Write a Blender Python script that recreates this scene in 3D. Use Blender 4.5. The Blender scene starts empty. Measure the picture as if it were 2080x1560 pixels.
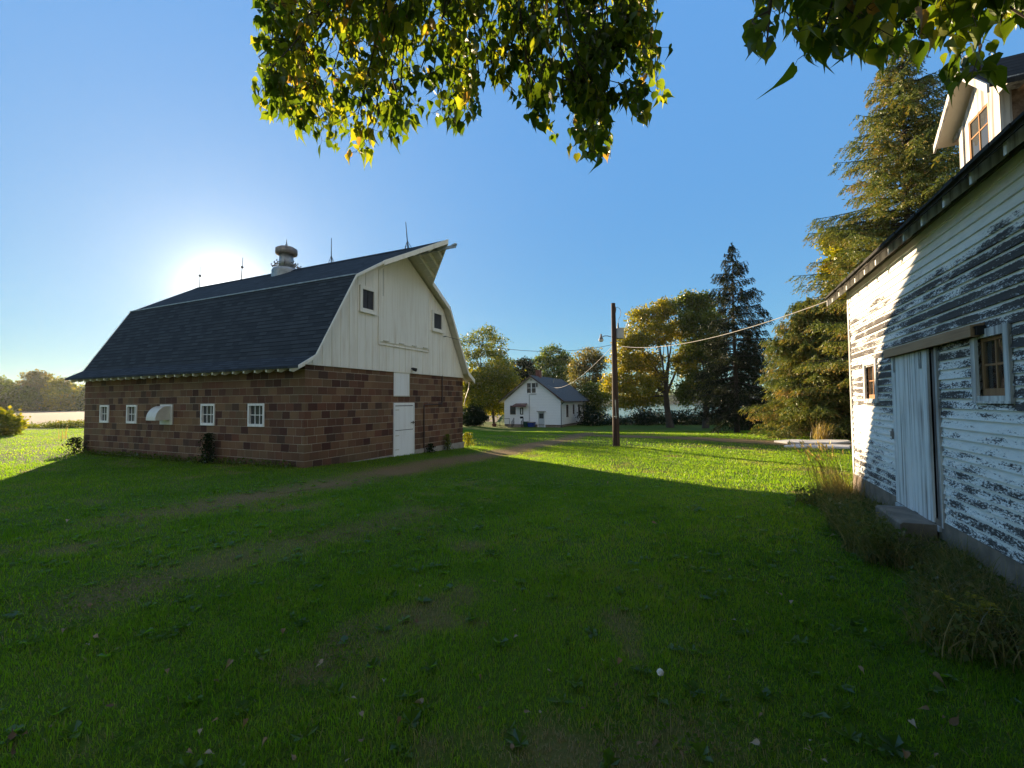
import bpy, math, random
import numpy as np
from mathutils import Vector, Matrix

RAD = math.radians
random.seed(11)
rng = np.random.default_rng(11)
scene = bpy.context.scene
COL = scene.collection

# ------------------------------------------------------------------ constants
F_PX, PITCH, ROLL, YAW = 900.0, 0.0390552, -0.00714887, 0.432766
EYE = np.array([0.0, 0.0, 1.6])
TH = math.pi / 2 - YAW                       # farmstead axes: every building shares them
D1 = np.array([math.sin(YAW), math.cos(YAW), 0.0])
D2 = np.array([-math.cos(YAW), math.sin(YAW), 0.0])
SUN_AZ, SUN_EL = -33.0, 11.7                # degrees, from +Y towards +X
_cp, _sp, _cr, _sr = math.cos(PITCH), math.sin(PITCH), math.cos(ROLL), math.sin(ROLL)
_f = np.array([0, _cp, _sp]); _u = np.array([0, -_sp, _cp]); _r = np.array([1.0, 0, 0])
CAMR = np.array([_cr * _r + _sr * _u, -_sr * _r + _cr * _u, _f])


def at(px, py, y):
    """point seen at a photograph pixel, at the forward distance y"""
    d = CAMR.T @ np.array([(px - 1040) / F_PX, -(py - 780) / F_PX, 1.0])
    return EYE + d * (y / d[1])


def sm(a, b, x):
    t = np.clip((x - a) / (b - a), 0, 1)
    return t * t * (3 - 2 * t)


def height(x, y):
    x = np.asarray(x, float); y = np.asarray(y, float)
    r = np.hypot(x, y)
    h = -0.10 * sm(9, 17, r) - 0.20 * sm(5, 13, r) * sm(-5.5, -1, x) - 1.32 * sm(17, 54, y) * sm(-26, -6, x)
    h = h - 3.2 * sm(64, 75, y) * sm(-4, 8, x)
    h = h + 0.018 * np.sin(x * 0.9 + 1.3) * np.sin(y * 0.7) * sm(3, 8, r)
    return h


def hz(x, y):
    return float(height(x, y))


# ------------------------------------------------------------------ node helpers
def mat(name):
    m = bpy.data.materials.new(name)
    m.use_nodes = True
    m.node_tree.nodes.clear()
    return m


class NT:
    def __init__(self, m):
        self.t = m.node_tree

    def n(self, typ, ins=None, out=0, **props):
        nd = self.t.nodes.new('ShaderNode' + typ)
        for k, v in props.items():
            setattr(nd, k, v)
        for k, v in (ins or {}).items():
            s = nd.inputs[k]
            if isinstance(v, bpy.types.NodeSocket):
                self.t.links.new(v, s)
            else:
                if isinstance(v, (tuple, list)) and len(v) == 3 and s.type == 'RGBA':
                    v = (*v, 1)
                s.default_value = v
        return nd.outputs[out] if out is not None else nd

    def math(self, op, a, b=0.0, c=None):
        ins = {0: a, 1: b}
        if c is not None:
            ins[2] = c
        return self.n('Math', ins, operation=op)

    def mix(self, fac, a, b, mode='MIX'):
        nd = self.t.nodes.new('ShaderNodeMix')
        nd.data_type = 'RGBA'; nd.blend_type = mode
        for i, v in ((0, fac), (6, a), (7, b)):
            if isinstance(v, bpy.types.NodeSocket):
                self.t.links.new(v, nd.inputs[i])
            else:
                nd.inputs[i].default_value = (*v, 1) if isinstance(v, (tuple, list)) and len(v) == 3 else v
        return nd.outputs[2]

    def ramp(self, fac, stops, interp='LINEAR'):
        nd = self.t.nodes.new('ShaderNodeValToRGB')
        nd.color_ramp.interpolation = interp
        el = nd.color_ramp.elements
        while len(el) < len(stops):
            el.new(0.5)
        for e, (p, c) in zip(el, stops):
            e.position = p
            e.color = (*c, 1) if isinstance(c, (tuple, list)) else (c, c, c, 1)
        self.t.links.new(fac, nd.inputs[0])
        return nd.outputs[0]

    def noise(self, vec, scale, detail=4, rough=0.55, dim='3D', out=0):
        ins = {'Scale': scale, 'Detail': detail, 'Roughness': rough}
        if vec is not None:
            ins['Vector'] = vec
        return self.n('TexNoise', ins, out=out, noise_dimensions=dim)

    def scaled(self, vec, s):
        return self.n('Mapping', {'Vector': vec, 'Scale': s})

    def out(self, shader, disp=None):
        o = self.t.nodes.new('ShaderNodeOutputMaterial')
        self.t.links.new(shader, o.inputs['Surface'])

    def pbr(self, color, rough=0.7, bump=None, bstr=0.3, bdist=0.01, **kw):
        ins = {'Base Color': color, 'Roughness': rough}
        for k, v in kw.items():
            ins[k.replace('_', ' ')] = v
        if bump is not None:
            ins['Normal'] = self.n('Bump', {'Height': bump, 'Strength': bstr, 'Distance': bdist})
        return self.n('BsdfPrincipled', ins)

    def uv(self):
        return self.n('TexCoord', out=2)

    def obj(self):
        return self.n('TexCoord', out=3)


def m_plain(name, col, rough=0.7, var=0.15, scale=6.0, metal=0.0, spec=0.5):
    m = mat(name); k = NT(m)
    nz = k.noise(k.obj(), scale, 5)
    c = k.mix(k.ramp(nz, [(0.3, 0.0), (0.7, 1.0)]), tuple(max(0, x * (1 - var)) for x in col), tuple(min(1, x * (1 + var)) for x in col))
    k.out(k.pbr(c, rough, nz, 0.15, 0.01, Metallic=metal, Specular_IOR_Level=spec))
    return m


def m_tile():
    """brown structural clay tile, tinted block by block, pale joints"""
    m = mat('clay_tile'); k = NT(m)
    sx = k.n('SeparateXYZ', {0: k.uv()}, out=None)
    u, v = sx.outputs[0], sx.outputs[1]
    vv = k.math('DIVIDE', k.math('ADD', v, 0.083), 0.21)
    row = k.math('FLOOR', vv)
    rj = k.n('TexWhiteNoise', {'W': row}, noise_dimensions='1D')
    wob = k.math('MULTIPLY', k.math('SUBTRACT', k.noise(k.uv(), 0.7, 1), 0.5), 0.16)
    uu = k.math('ADD', k.math('DIVIDE', k.math('ADD', u, wob), 0.305), k.math('ADD', k.math('MULTIPLY', row, 0.5), k.math('MULTIPLY', rj, 0.3)))
    col = k.math('FLOOR', uu)
    cell = k.n('CombineXYZ', {0: row, 1: col, 2: 3.7})
    rnd = k.n('TexWhiteNoise', {'Vector': cell}, noise_dimensions='3D')
    big = k.noise(k.scaled(k.uv(), (0.7, 0.9, 1)), 1.3, 3)
    rr = k.math('ADD', k.math('MULTIPLY', rnd, 0.9), k.math('MULTIPLY', big, 0.12))
    c = k.ramp(rr, [(0.0, (0.045, 0.018, 0.016)), (0.10, (0.085, 0.036, 0.027)), (0.22, (0.165, 0.080, 0.047)), (0.42, (0.215, 0.115, 0.064)),
                    (0.58, (0.255, 0.150, 0.082)), (0.72, (0.17, 0.108, 0.062)), (0.83, (0.185, 0.075, 0.046)), (0.93, (0.085, 0.048, 0.034))])
    grain = k.noise(k.scaled(k.uv(), (60, 6, 1)), 1.0, 3)
    soil = k.noise(k.uv(), 2.2, 5, 0.65)
    c = k.mix(k.math('MULTIPLY', grain, 0.35), c, (0.07, 0.036, 0.024))
    c = k.mix(k.ramp(soil, [(0.45, 0.0), (0.75, 0.35)]), c, (0.11, 0.066, 0.04))
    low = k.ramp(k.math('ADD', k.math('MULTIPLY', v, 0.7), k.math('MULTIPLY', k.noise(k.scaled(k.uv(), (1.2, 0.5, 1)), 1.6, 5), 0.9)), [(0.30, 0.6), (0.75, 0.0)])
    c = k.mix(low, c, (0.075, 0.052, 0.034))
    fv = k.math('FRACT', vv); fu = k.math('FRACT', uu)
    rag = k.math('MULTIPLY', k.math('SUBTRACT', k.noise(k.uv(), 22, 3), 0.5), 0.05)
    ev = k.math('ADD', k.math('MINIMUM', fv, k.math('SUBTRACT', 1.0, fv)), rag)
    eu = k.math('ADD', k.math('MINIMUM', fu, k.math('SUBTRACT', 1.0, fu)), rag)
    mv = k.math('LESS_THAN', ev, 0.033)
    fade = k.n('TexWhiteNoise', {'Vector': k.n('CombineXYZ', {0: row, 1: col, 2: 9.1})}, noise_dimensions='3D')
    mu = k.math('MULTIPLY', k.math('LESS_THAN', eu, 0.017), k.math('ADD', 0.05, k.math('MULTIPLY', k.math('MULTIPLY', fade, fade), 0.8)))
    mm = k.math('MAXIMUM', k.math('MULTIPLY', mv, k.math('ADD', 0.55, k.math('MULTIPLY', fade, 0.35))), mu)
    c2 = k.mix(mm, c, k.mix(soil, (0.36, 0.29, 0.21), (0.55, 0.47, 0.37)))
    hgt = k.math('SUBTRACT', k.math('MULTIPLY', grain, 0.15), mm)
    k.out(k.pbr(c2, 0.7, hgt, 0.8, 0.012, Specular_IOR_Level=0.15))
    return m


def m_shingle(name, a, b, row_h=0.14, col_w=0.3):
    m = mat(name); k = NT(m)
    sx = k.n('SeparateXYZ', {0: k.uv()}, out=None)
    u, v = sx.outputs[0], sx.outputs[1]
    vv = k.math('DIVIDE', v, row_h); row = k.math('FLOOR', vv)
    rj = k.n('TexWhiteNoise', {'W': row}, noise_dimensions='1D')
    uu = k.math('ADD', k.math('DIVIDE', u, col_w), k.math('MULTIPLY', rj, 7.0)); col = k.math('FLOOR', uu)
    rnd = k.n('TexWhiteNoise', {'Vector': k.n('CombineXYZ', {0: row, 1: col, 2: 0.3})}, noise_dimensions='3D')
    blot = k.noise(k.scaled(k.uv(), (1, 0.5, 1)), 0.9, 6, 0.7)
    c = k.mix(k.ramp(k.math('ADD', k.math('MULTIPLY', rnd, 0.55), k.math('MULTIPLY', blot, 0.6)), [(0.2, 0.0), (0.9, 1.0)]), a, b)
    c = k.mix(k.math('MULTIPLY', k.noise(k.uv(), 90, 2), 0.5), c, tuple(x * 1.6 for x in b))
    fv = k.math('FRACT', vv)
    butt = k.math('LESS_THAN', fv, k.math('ADD', 0.06, k.math('MULTIPLY', rnd, 0.14)))
    c = k.mix(k.math('MULTIPLY', butt, 0.75), c, tuple(x * 0.25 for x in a))
    hgt = k.math('ADD', k.math('SUBTRACT', 1.0, fv), k.math('MULTIPLY', rnd, 0.5))
    k.out(k.pbr(c, 0.95, hgt, 0.9, 0.012, Specular_IOR_Level=0.08))
    return m


def m_paint(name, col, stain=(0.42, 0.36, 0.27), amount=0.25, rough=0.55):
    m = mat(name); k = NT(m)
    o = k.obj()
    streak = k.noise(k.scaled(o, (5, 5, 0.35)), 2.0, 5, 0.6)
    blot = k.noise(o, 0.8, 4)
    f = k.math('MULTIPLY', k.ramp(streak, [(0.45, 0.0), (0.8, 1.0)]), k.ramp(blot, [(0.35, 0.2), (0.7, 1.0)]))
    c = k.mix(k.math('MULTIPLY', f, amount), col, stain)
    fine = k.noise(o, 40, 3)
    k.out(k.pbr(c, rough, fine, 0.08, 0.004, Specular_IOR_Level=0.25))
    return m


def m_peel():
    """old white paint flaking off grey clapboards"""
    m = mat('peeling_paint'); k = NT(m)
    uv = k.uv()
    sx = k.n('SeparateXYZ', {0: uv}, out=None)
    u, v = sx.outputs[0], sx.outputs[1]
    vb = k.math('DIVIDE', v, 0.115)
    row = k.math('FLOOR', vb); fv = k.math('FRACT', vb)
    rj = k.n('TexWhiteNoise', {'W': row}, noise_dimensions='1D')
    shift = k.n('CombineXYZ', {0: k.math('ADD', u, k.math('MULTIPLY', rj, 31.0)), 1: v, 2: 0.0})
    n1 = k.noise(k.scaled(shift, (2.6, 10.0, 1)), 1.0, 10, 0.72)
    n2 = k.noise(k.scaled(uv, (0.45, 0.9, 1)), 1.0, 2)
    n3 = k.noise(k.scaled(shift, (22, 60, 1)), 1.0, 8, 0.78)
    flat = k.noise(k.scaled(shift, (0.7, 0.1, 1)), 1.0, 2)
    reg = k.ramp(k.math('DIVIDE', v, 4.0), [(0.0, 0.34), (0.1, 0.36), (0.2, 0.48), (0.31, 0.44), (0.355, 0.26), (0.46, 0.30), (0.56, 0.28), (0.68, 0.26), (0.76, 0.34), (0.83, 0.66), (0.90, 1.0), (1.0, 1.0)])
    shelter = k.ramp(fv, [(0.0, 0.10), (0.06, 0.05), (0.45, 0.0), (0.66, 0.06), (0.82, 0.55), (1.0, 0.80)])
    score = k.math('ADD', k.math('ADD', k.math('MULTIPLY', n1, 0.62), k.math('MULTIPLY', n3, 0.80)),
                   k.math('ADD', k.math('ADD', k.math('MULTIPLY', reg, 0.62), k.math('MULTIPLY', shelter, 0.5)),
                          k.math('ADD', k.math('MULTIPLY', k.math('SUBTRACT', n2, 0.5), 0.32), k.math('MULTIPLY', k.math('SUBTRACT', flat, 0.5), 0.45))))
    mask = k.ramp(score, [(0.915, 0.0), (0.965, 1.0)])
    grain = k.noise(k.scaled(shift, (3, 90, 1)), 1.0, 4, 0.6)
    wood = k.mix(grain, (0.030, 0.026, 0.025), (0.125, 0.112, 0.106))
    thin = k.ramp(k.noise(k.scaled(shift, (5, 22, 1)), 1.0, 7, 0.7), [(0.40, 0.0), (0.75, 0.55)])
    paint = k.mix(thin, (0.86, 0.845, 0.81), (0.58, 0.56, 0.54))
    c = k.mix(mask, wood, paint)
    k.out(k.pbr(c, 0.8, k.math('ADD', mask, k.math('MULTIPLY', grain, 0.6)), 0.5, 0.003, Specular_IOR_Level=0.12))
    return m


def m_boards(name, paint_c, wood_c, thr=0.5, axis='z', rough=0.75):
    """weathered vertical boards with worn paint (local z runs along the boards)"""
    m = mat(name); k = NT(m)
    o = k.obj()
    s = (16, 16, 0.5) if axis == 'z' else (0.6, 18, 18)
    g = k.noise(k.scaled(o, s), 1.0, 7, 0.66)
    lo = k.noise(k.scaled(o, (3, 3, 1.0)), 1.0, 4)
    sc = k.math('ADD', k.math('MULTIPLY', g, 0.75), k.math('MULTIPLY', lo, 0.25))
    mask = k.ramp(sc, [(thr - 0.09, 0.0), (thr + 0.08, 1.0)])
    fine = k.noise(k.scaled(o, tuple(x * 3 for x in s)), 1.0, 4)
    c = k.mix(mask, k.mix(fine, tuple(x * 0.6 for x in wood_c), tuple(x * 1.35 for x in wood_c)), k.mix(fine, tuple(x * 0.86 for x in paint_c), paint_c))
    k.out(k.pbr(c, rough, g, 0.4, 0.004, Specular_IOR_Level=0.2))
    return m


def m_glass(name, tint=(0.015, 0.017, 0.02), rough=0.04):
    m = mat(name); k = NT(m)
    w = k.noise(k.obj(), 2.5, 1)
    k.out(k.pbr(tint, rough, w, 0.06, 0.02, Specular_IOR_Level=0.35, IOR=1.5))
    return m


def m_leaf(name, stops, trans=0.5, tcol=1.5, gloss=0.12, rough=0.45, tb=0.35, tr=1.0, tramp=None):
    """leaf tint by leaf (attribute 'tint'), lit from both sides"""
    m = mat(name); k = NT(m)
    a = k.n('Attribute', attribute_name='tint', out=2)
    c = k.ramp(a, stops)
    blot = k.noise(k.obj(), 25, 3)
    c = k.mix(k.math('MULTIPLY', blot, 0.35), c, k.mix(1.0, c, (0.55, 0.5, 0.4), 'MULTIPLY'))
    tc = k.mix(1.0, c, (tcol * tr, tcol * 0.96, tcol * tb), 'MULTIPLY') if tramp is None else k.ramp(a, tramp)
    d = k.n('BsdfDiffuse', {'Color': c})
    t = k.n('BsdfTranslucent', {'Color': tc})
    s = k.n('MixShader', {0: trans, 1: d, 2: t})
    g = k.n('BsdfGlossy', {'Color': (0.9, 0.9, 0.9, 1), 'Roughness': rough})
    fr = k.n('Fresnel', {'IOR': 1.35})
    s = k.n('MixShader', {0: k.math('MULTIPLY', fr, gloss * 4), 1: s, 2: g})
    k.out(s)
    return m


def m_bark(name, a, b):
    m = mat(name); k = NT(m)
    o = k.obj()
    n = k.noise(k.scaled(o, (9, 9, 1.6)), 1.5, 6, 0.65)
    c = k.mix(k.ramp(n, [(0.3, 0.0), (0.7, 1.0)]), a, b)
    k.out(k.pbr(c, 0.9, n, 0.8, 0.03))
    return m


# ------------------------------------------------------------------ mesh helpers
class MB:
    def __init__(self):
        self.v = []; self.f = []; self.m = []; self.uv = {}

    def poly(self, pts, m=0, uvs=None):
        b = len(self.v)
        self.v.extend([tuple(map(float, p)) for p in pts])
        self.f.append(list(range(b, b + len(pts)))); self.m.append(m)
        if uvs is not None:
            self.uv[len(self.f) - 1] = uvs
        return self

    def box(self, x0, x1, y0, y1, z0, z1, m=0):
        c = [(x, y, z) for x in (x0, x1) for y in (y0, y1) for z in (z0, z1)]
        b = len(self.v); self.v.extend(c)
        for q in ((0, 1, 3, 2), (4, 6, 7, 5), (0, 4, 5, 1), (2, 3, 7, 6), (0, 2, 6, 4), (1, 5, 7, 3)):
            self.f.append([b + i for i in q]); self.m.append(m)
        return self

    def extr(self, prof, d, m=0, cap=True):
        """closed profile (3-D points) swept by the vector d"""
        n = len(prof); b = len(self.v)
        self.v.extend([tuple(map(float, p)) for p in prof])
        self.v.extend([tuple(float(p[i] + d[i]) for i in range(3)) for p in prof])
        for i in range(n):
            j = (i + 1) % n
            self.f.append([b + i, b + j, b + n + j, b + n + i]); self.m.append(m)
        if cap:
            self.f.append([b + i for i in range(n)][::-1]); self.m.append(m)
            self.f.append([b + n + i for i in range(n)]); self.m.append(m)
        return self

    def bar(self, p, q, w, h, up=(0, 0, 1), m=0):
        p = Vector(p); q = Vector(q); d = (q - p).normalized()
        s = d.cross(Vector(up))
        if s.length < 1e-5:
            s = d.cross(Vector((1, 0, 0)))
        s.normalize(); t = s.cross(d).normalized()
        a = [p + s * (w / 2 * i) + t * (h / 2 * j) for i, j in ((-1, -1), (1, -1), (1, 1), (-1, 1))]
        return self.extr([tuple(x) for x in a], tuple(q - p), m)

    def tube(self, pts, radii, n=8, m=0, cap=True):
        pts = [Vector(p) for p in pts]
        if not isinstance(radii, (list, tuple)):
            radii = [radii] * len(pts)
        b = len(self.v); ref = None
        for i, p in enumerate(pts):
            d = (pts[min(i + 1, len(pts) - 1)] - pts[max(i - 1, 0)]).normalized()
            if ref is None:
                ref = Vector((1, 0, 0)) if abs(d.x) < 0.8 else Vector((0, 1, 0))
            s = (ref - d * ref.dot(d)).normalized(); t = d.cross(s); ref = s
            for j in range(n):
                a = 2 * math.pi * j / n
                self.v.append(tuple(p + (s * math.cos(a) + t * math.sin(a)) * radii[i]))
        for i in range(len(pts) - 1):
            for j in range(n):
                k = (j + 1) % n
                self.f.append([b + i * n + j, b + i * n + k, b + (i + 1) * n + k, b + (i + 1) * n + j]); self.m.append(m)
        if cap:
            self.f.append([b + j for j in range(n)][::-1]); self.m.append(m)
            e = b + (len(pts) - 1) * n
            self.f.append([e + j for j in range(n)]); self.m.append(m)
        return self

    def lathe(self, prof, c=(0, 0, 0), n=20, m=0):
        return self.tube([(c[0], c[1], c[2] + z + i * 1e-6) for i, (r, z) in enumerate(prof)], [max(r, 1e-4) for r, z in prof], n, m) \
            if all(prof[i + 1][1] >= prof[i][1] for i in range(len(prof) - 1)) else self._lathe(prof, c, n, m)

    def _lathe(self, prof, c, n, m):
        b = len(self.v)
        for r, z in prof:
            for j in range(n):
                a = 2 * math.pi * j / n
                self.v.append((c[0] + r * math.cos(a), c[1] + r * math.sin(a), c[2] + z))
        for i in range(len(prof) - 1):
            for j in range(n):
                k = (j + 1) % n
                self.f.append([b + i * n + j, b + i * n + k, b + (i + 1) * n + k, b + (i + 1) * n + j]); self.m.append(m)
        return self

    def wall(self, axis, pos, a0, a1, z0, z1, holes=(), depth=0.0, sign=1, m=0):
        """upright rectangle with rectangular openings and their reveals; axis 'x': plane x=pos running in y; 'y': plane y=pos running in x;
        sign: outward direction along the plane's normal axis; reveals run inward by depth"""
        us = sorted({a0, a1, *[max(a0, min(a1, h[0])) for h in holes], *[max(a0, min(a1, h[1])) for h in holes]})
        zs = sorted({z0, z1, *[max(z0, min(z1, h[2])) for h in holes], *[max(z0, min(z1, h[3])) for h in holes]})

        def P(u, z, d=0.0):
            return (pos - sign * d, u, z) if axis == 'x' else (u, pos - sign * d, z)
        for i in range(len(us) - 1):
            for j in range(len(zs) - 1):
                cu, cz = (us[i] + us[i + 1]) / 2, (zs[j] + zs[j + 1]) / 2
                if any(h[0] < cu < h[1] and h[2] < cz < h[3] for h in holes):
                    continue
                self.poly([P(us[i], zs[j]), P(us[i + 1], zs[j]), P(us[i + 1], zs[j + 1]), P(us[i], zs[j + 1])], m)
        if depth:
            for h in holes:
                c = [(h[0], h[2]), (h[1], h[2]), (h[1], h[3]), (h[0], h[3])]
                for q in range(4):
                    p, r = c[q], c[(q + 1) % 4]
                    self.poly([P(*p), P(*r), P(*r, depth), P(*p, depth)], m)
        return self

    def build(self, name, mats, parent=None, smooth=False, bevel=0.0):
        me = bpy.data.meshes.new(name)
        me.from_pydata(self.v, [], self.f)
        mats = mats if isinstance(mats, (list, tuple)) else [mats]
        for q in mats:
            me.materials.append(q)
        me.polygons.foreach_set('material_index', self.m)
        ul = me.uv_layers.new(name='UVMap')
        co = np.array(self.v, float).reshape(-1, 3)
        data = np.zeros((len(me.loops), 2))
        for p in me.polygons:
            li = p.loop_indices
            if p.index in self.uv:
                for q, l in enumerate(li):
                    data[l] = self.uv[p.index][q]
            else:
                nx, ny, nz = (abs(t) for t in p.normal)
                vi = [me.loops[l].vertex_index for l in li]
                c = co[vi]
                if nz >= nx and nz >= ny:
                    data[list(li)] = c[:, [0, 1]]
                elif ny >= nx:
                    data[list(li)] = c[:, [0, 2]]
                else:
                    data[list(li)] = c[:, [1, 2]]
        ul.data.foreach_set('uv', data.ravel())
        if smooth:
            me.polygons.foreach_set('use_smooth', [True] * len(me.polygons))
        me.update()
        o = bpy.data.objects.new(name, me); COL.objects.link(o)
        if parent:
            o.parent = parent
        if bevel:
            b = o.modifiers.new('bevel', 'BEVEL'); b.width = bevel; b.segments = 2; b.limit_method = 'ANGLE'
        return o


def mesh_np(name, verts, faces_flat, nper, material, parent=None, tint=None, smooth=False, normals=None):
    """fast mesh: verts (N,3), faces all with nper corners; tint per face"""
    me = bpy.data.meshes.new(name)
    nf = len(faces_flat) // nper
    me.vertices.add(len(verts)); me.vertices.foreach_set('co', np.ascontiguousarray(verts, np.float32).ravel())
    me.loops.add(len(faces_flat)); me.loops.foreach_set('vertex_index', np.ascontiguousarray(faces_flat, np.int32))
    me.polygons.add(nf)
    me.polygons.foreach_set('loop_start', np.arange(nf, dtype=np.int32) * nper)
    if smooth:
        me.polygons.foreach_set('use_smooth', np.ones(nf, bool))
    if tint is not None:
        a = me.attributes.new('tint', 'FLOAT', 'FACE'); a.data.foreach_set('value', np.ascontiguousarray(tint, np.float32))
    me.materials.append(material)
    me.update(calc_edges=True)
    o = bpy.data.objects.new(name, me); COL.objects.link(o)
    if parent:
        o.parent = parent
    return o


def tag(o, label=None, cat=None, group=None, kind=None):
    if label: o['label'] = label
    if cat: o['category'] = cat
    if group: o['group'] = group
    if kind: o['kind'] = kind
    return o


def thing(name, label, cat, loc=(0, 0, 0), rz=0.0, group=None):
    o = bpy.data.objects.new(name, None); COL.objects.link(o)
    o.location = loc; o.rotation_euler = (0, 0, rz); o.empty_display_size = 0.3
    return tag(o, label, cat, group)


def copies(o, locs, parent=None):
    """more of a one-mesh part (shared mesh)"""
    out = []
    for l in locs:
        c = o.copy(); COL.objects.link(c); c.parent = parent or o.parent; c.location = l
        out.append(c)
    return out


# ------------------------------------------------------------------ materials
M = {}
M['tile'] = m_tile()
M['shingle'] = m_shingle('slate_shingle', (0.015, 0.019, 0.023), (0.048, 0.056, 0.064))
M['shingle_far'] = m_shingle('grey_shingle', (0.055, 0.068, 0.08), (0.095, 0.112, 0.125))
M['shingle_old'] = m_shingle('old_shingle', (0.022, 0.022, 0.022), (0.045, 0.043, 0.04))
M['white'] = m_paint('barn_white', (0.86, 0.82, 0.735), (0.45, 0.33, 0.19), 0.65)
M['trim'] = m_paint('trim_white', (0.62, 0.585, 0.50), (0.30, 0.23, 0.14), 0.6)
M['doorwhite'] = m_paint('door_white', (0.86, 0.85, 0.83), (0.42, 0.36, 0.28), 0.45)
M['housewhite'] = m_paint('house_white', (0.86, 0.85, 0.84), (0.5, 0.46, 0.4), 0.2)
M['fascia'] = m_plain('brown_fascia', (0.07, 0.035, 0.025), 0.6)
M['peel'] = m_peel()
M['oldboard'] = m_boards('worn_door_boards', (0.82, 0.815, 0.80), (0.24, 0.215, 0.205), 0.44)
M['oldtrim'] = m_boards('worn_trim', (0.72, 0.71, 0.69), (0.20, 0.175, 0.165), 0.47)
M['darkjamb'] = m_boards('dark_jamb', (0.40, 0.36, 0.35), (0.10, 0.075, 0.065), 0.58)
M['soffit'] = m_boards('dim_soffit', (0.22, 0.20, 0.18), (0.10, 0.085, 0.075), 0.5, 'x')
M['rawwood'] = m_boards('bare_board', (0.44, 0.27, 0.155), (0.30, 0.17, 0.095), 0.45, 'x')
M['sash'] = m_boards('bare_sash', (0.34, 0.185, 0.09), (0.22, 0.11, 0.055), 0.45)
M['sidingbrown'] = m_boards('dormer_siding', (0.30, 0.22, 0.165), (0.16, 0.11, 0.08), 0.5, 'x')
M['glass'] = m_glass('dark_glass')
M['glassgrey'] = m_glass('grey_glass', (0.05, 0.055, 0.06))
M['screen'] = m_plain('insect_screen', (0.045, 0.045, 0.05), 0.8)
M['void'] = m_plain('dark_interior', (0.012, 0.011, 0.010), 0.9)
M['concrete'] = m_plain('concrete', (0.30, 0.27, 0.23), 0.9, 0.3, 3)
M['concretebrown'] = m_plain('stained_concrete', (0.20, 0.155, 0.115), 0.9, 0.35, 4)
M['pale'] = m_plain('pale_concrete', (0.52, 0.49, 0.46), 0.9, 0.25, 2)
M['galv'] = m_plain('galvanised_steel', (0.33, 0.34, 0.34), 0.5, 0.3, 5, 0.6)
M['rust'] = m_plain('rusty_steel', (0.24, 0.21, 0.195), 0.7, 0.4, 5, 0.3)
M['iron'] = m_plain('dark_iron', (0.03, 0.028, 0.028), 0.5, 0.3, 8, 0.5)
M['pipe'] = m_plain('brown_pipe', (0.055, 0.032, 0.028), 0.6)
M['hood'] = m_plain('painted_sheet', (0.66, 0.65, 0.60), 0.45, 0.08)
M['pole'] = m_boards('creosoted_pole', (0.085, 0.05, 0.036), (0.028, 0.018, 0.014), 0.5)
M['transformer'] = m_plain('grey_enamel', (0.42, 0.42, 0.40), 0.5, 0.08)
M['porcelain'] = m_plain('brown_porcelain', (0.06, 0.045, 0.04), 0.25)
M['lens'] = m_plain('lamp_glass', (0.75, 0.72, 0.66), 0.25, 0.05)
M['wire'] = m_plain('cable', (0.42, 0.38, 0.33), 0.5, 0.1)
M['wiredark'] = m_plain('dark_cable', (0.06, 0.055, 0.055), 0.5, 0.1)
M['redbrick'] = m_plain('red_brick', (0.16, 0.055, 0.04), 0.85, 0.3, 8)
M['awning'] = m_plain('brown_awning', (0.11, 0.045, 0.04), 0.5)
M['bingreen'] = m_plain('green_plastic', (0.012, 0.05, 0.035), 0.4)
M['binblue'] = m_plain('blue_plastic', (0.012, 0.035, 0.20), 0.4)
M['binlid'] = m_plain('tan_lid', (0.22, 0.17, 0.10), 0.5)
M['doorgrey'] = m_plain('grey_door', (0.42, 0.45, 0.47), 0.5, 0.08)
M['bark'] = m_bark('bark', (0.030, 0.022, 0.017), (0.105, 0.082, 0.062))
M['barkdark'] = m_bark('spruce_bark', (0.022, 0.016, 0.013), (0.075, 0.055, 0.045))
M['twig'] = m_plain('twig_bark', (0.045, 0.03, 0.02), 0.8)

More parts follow.
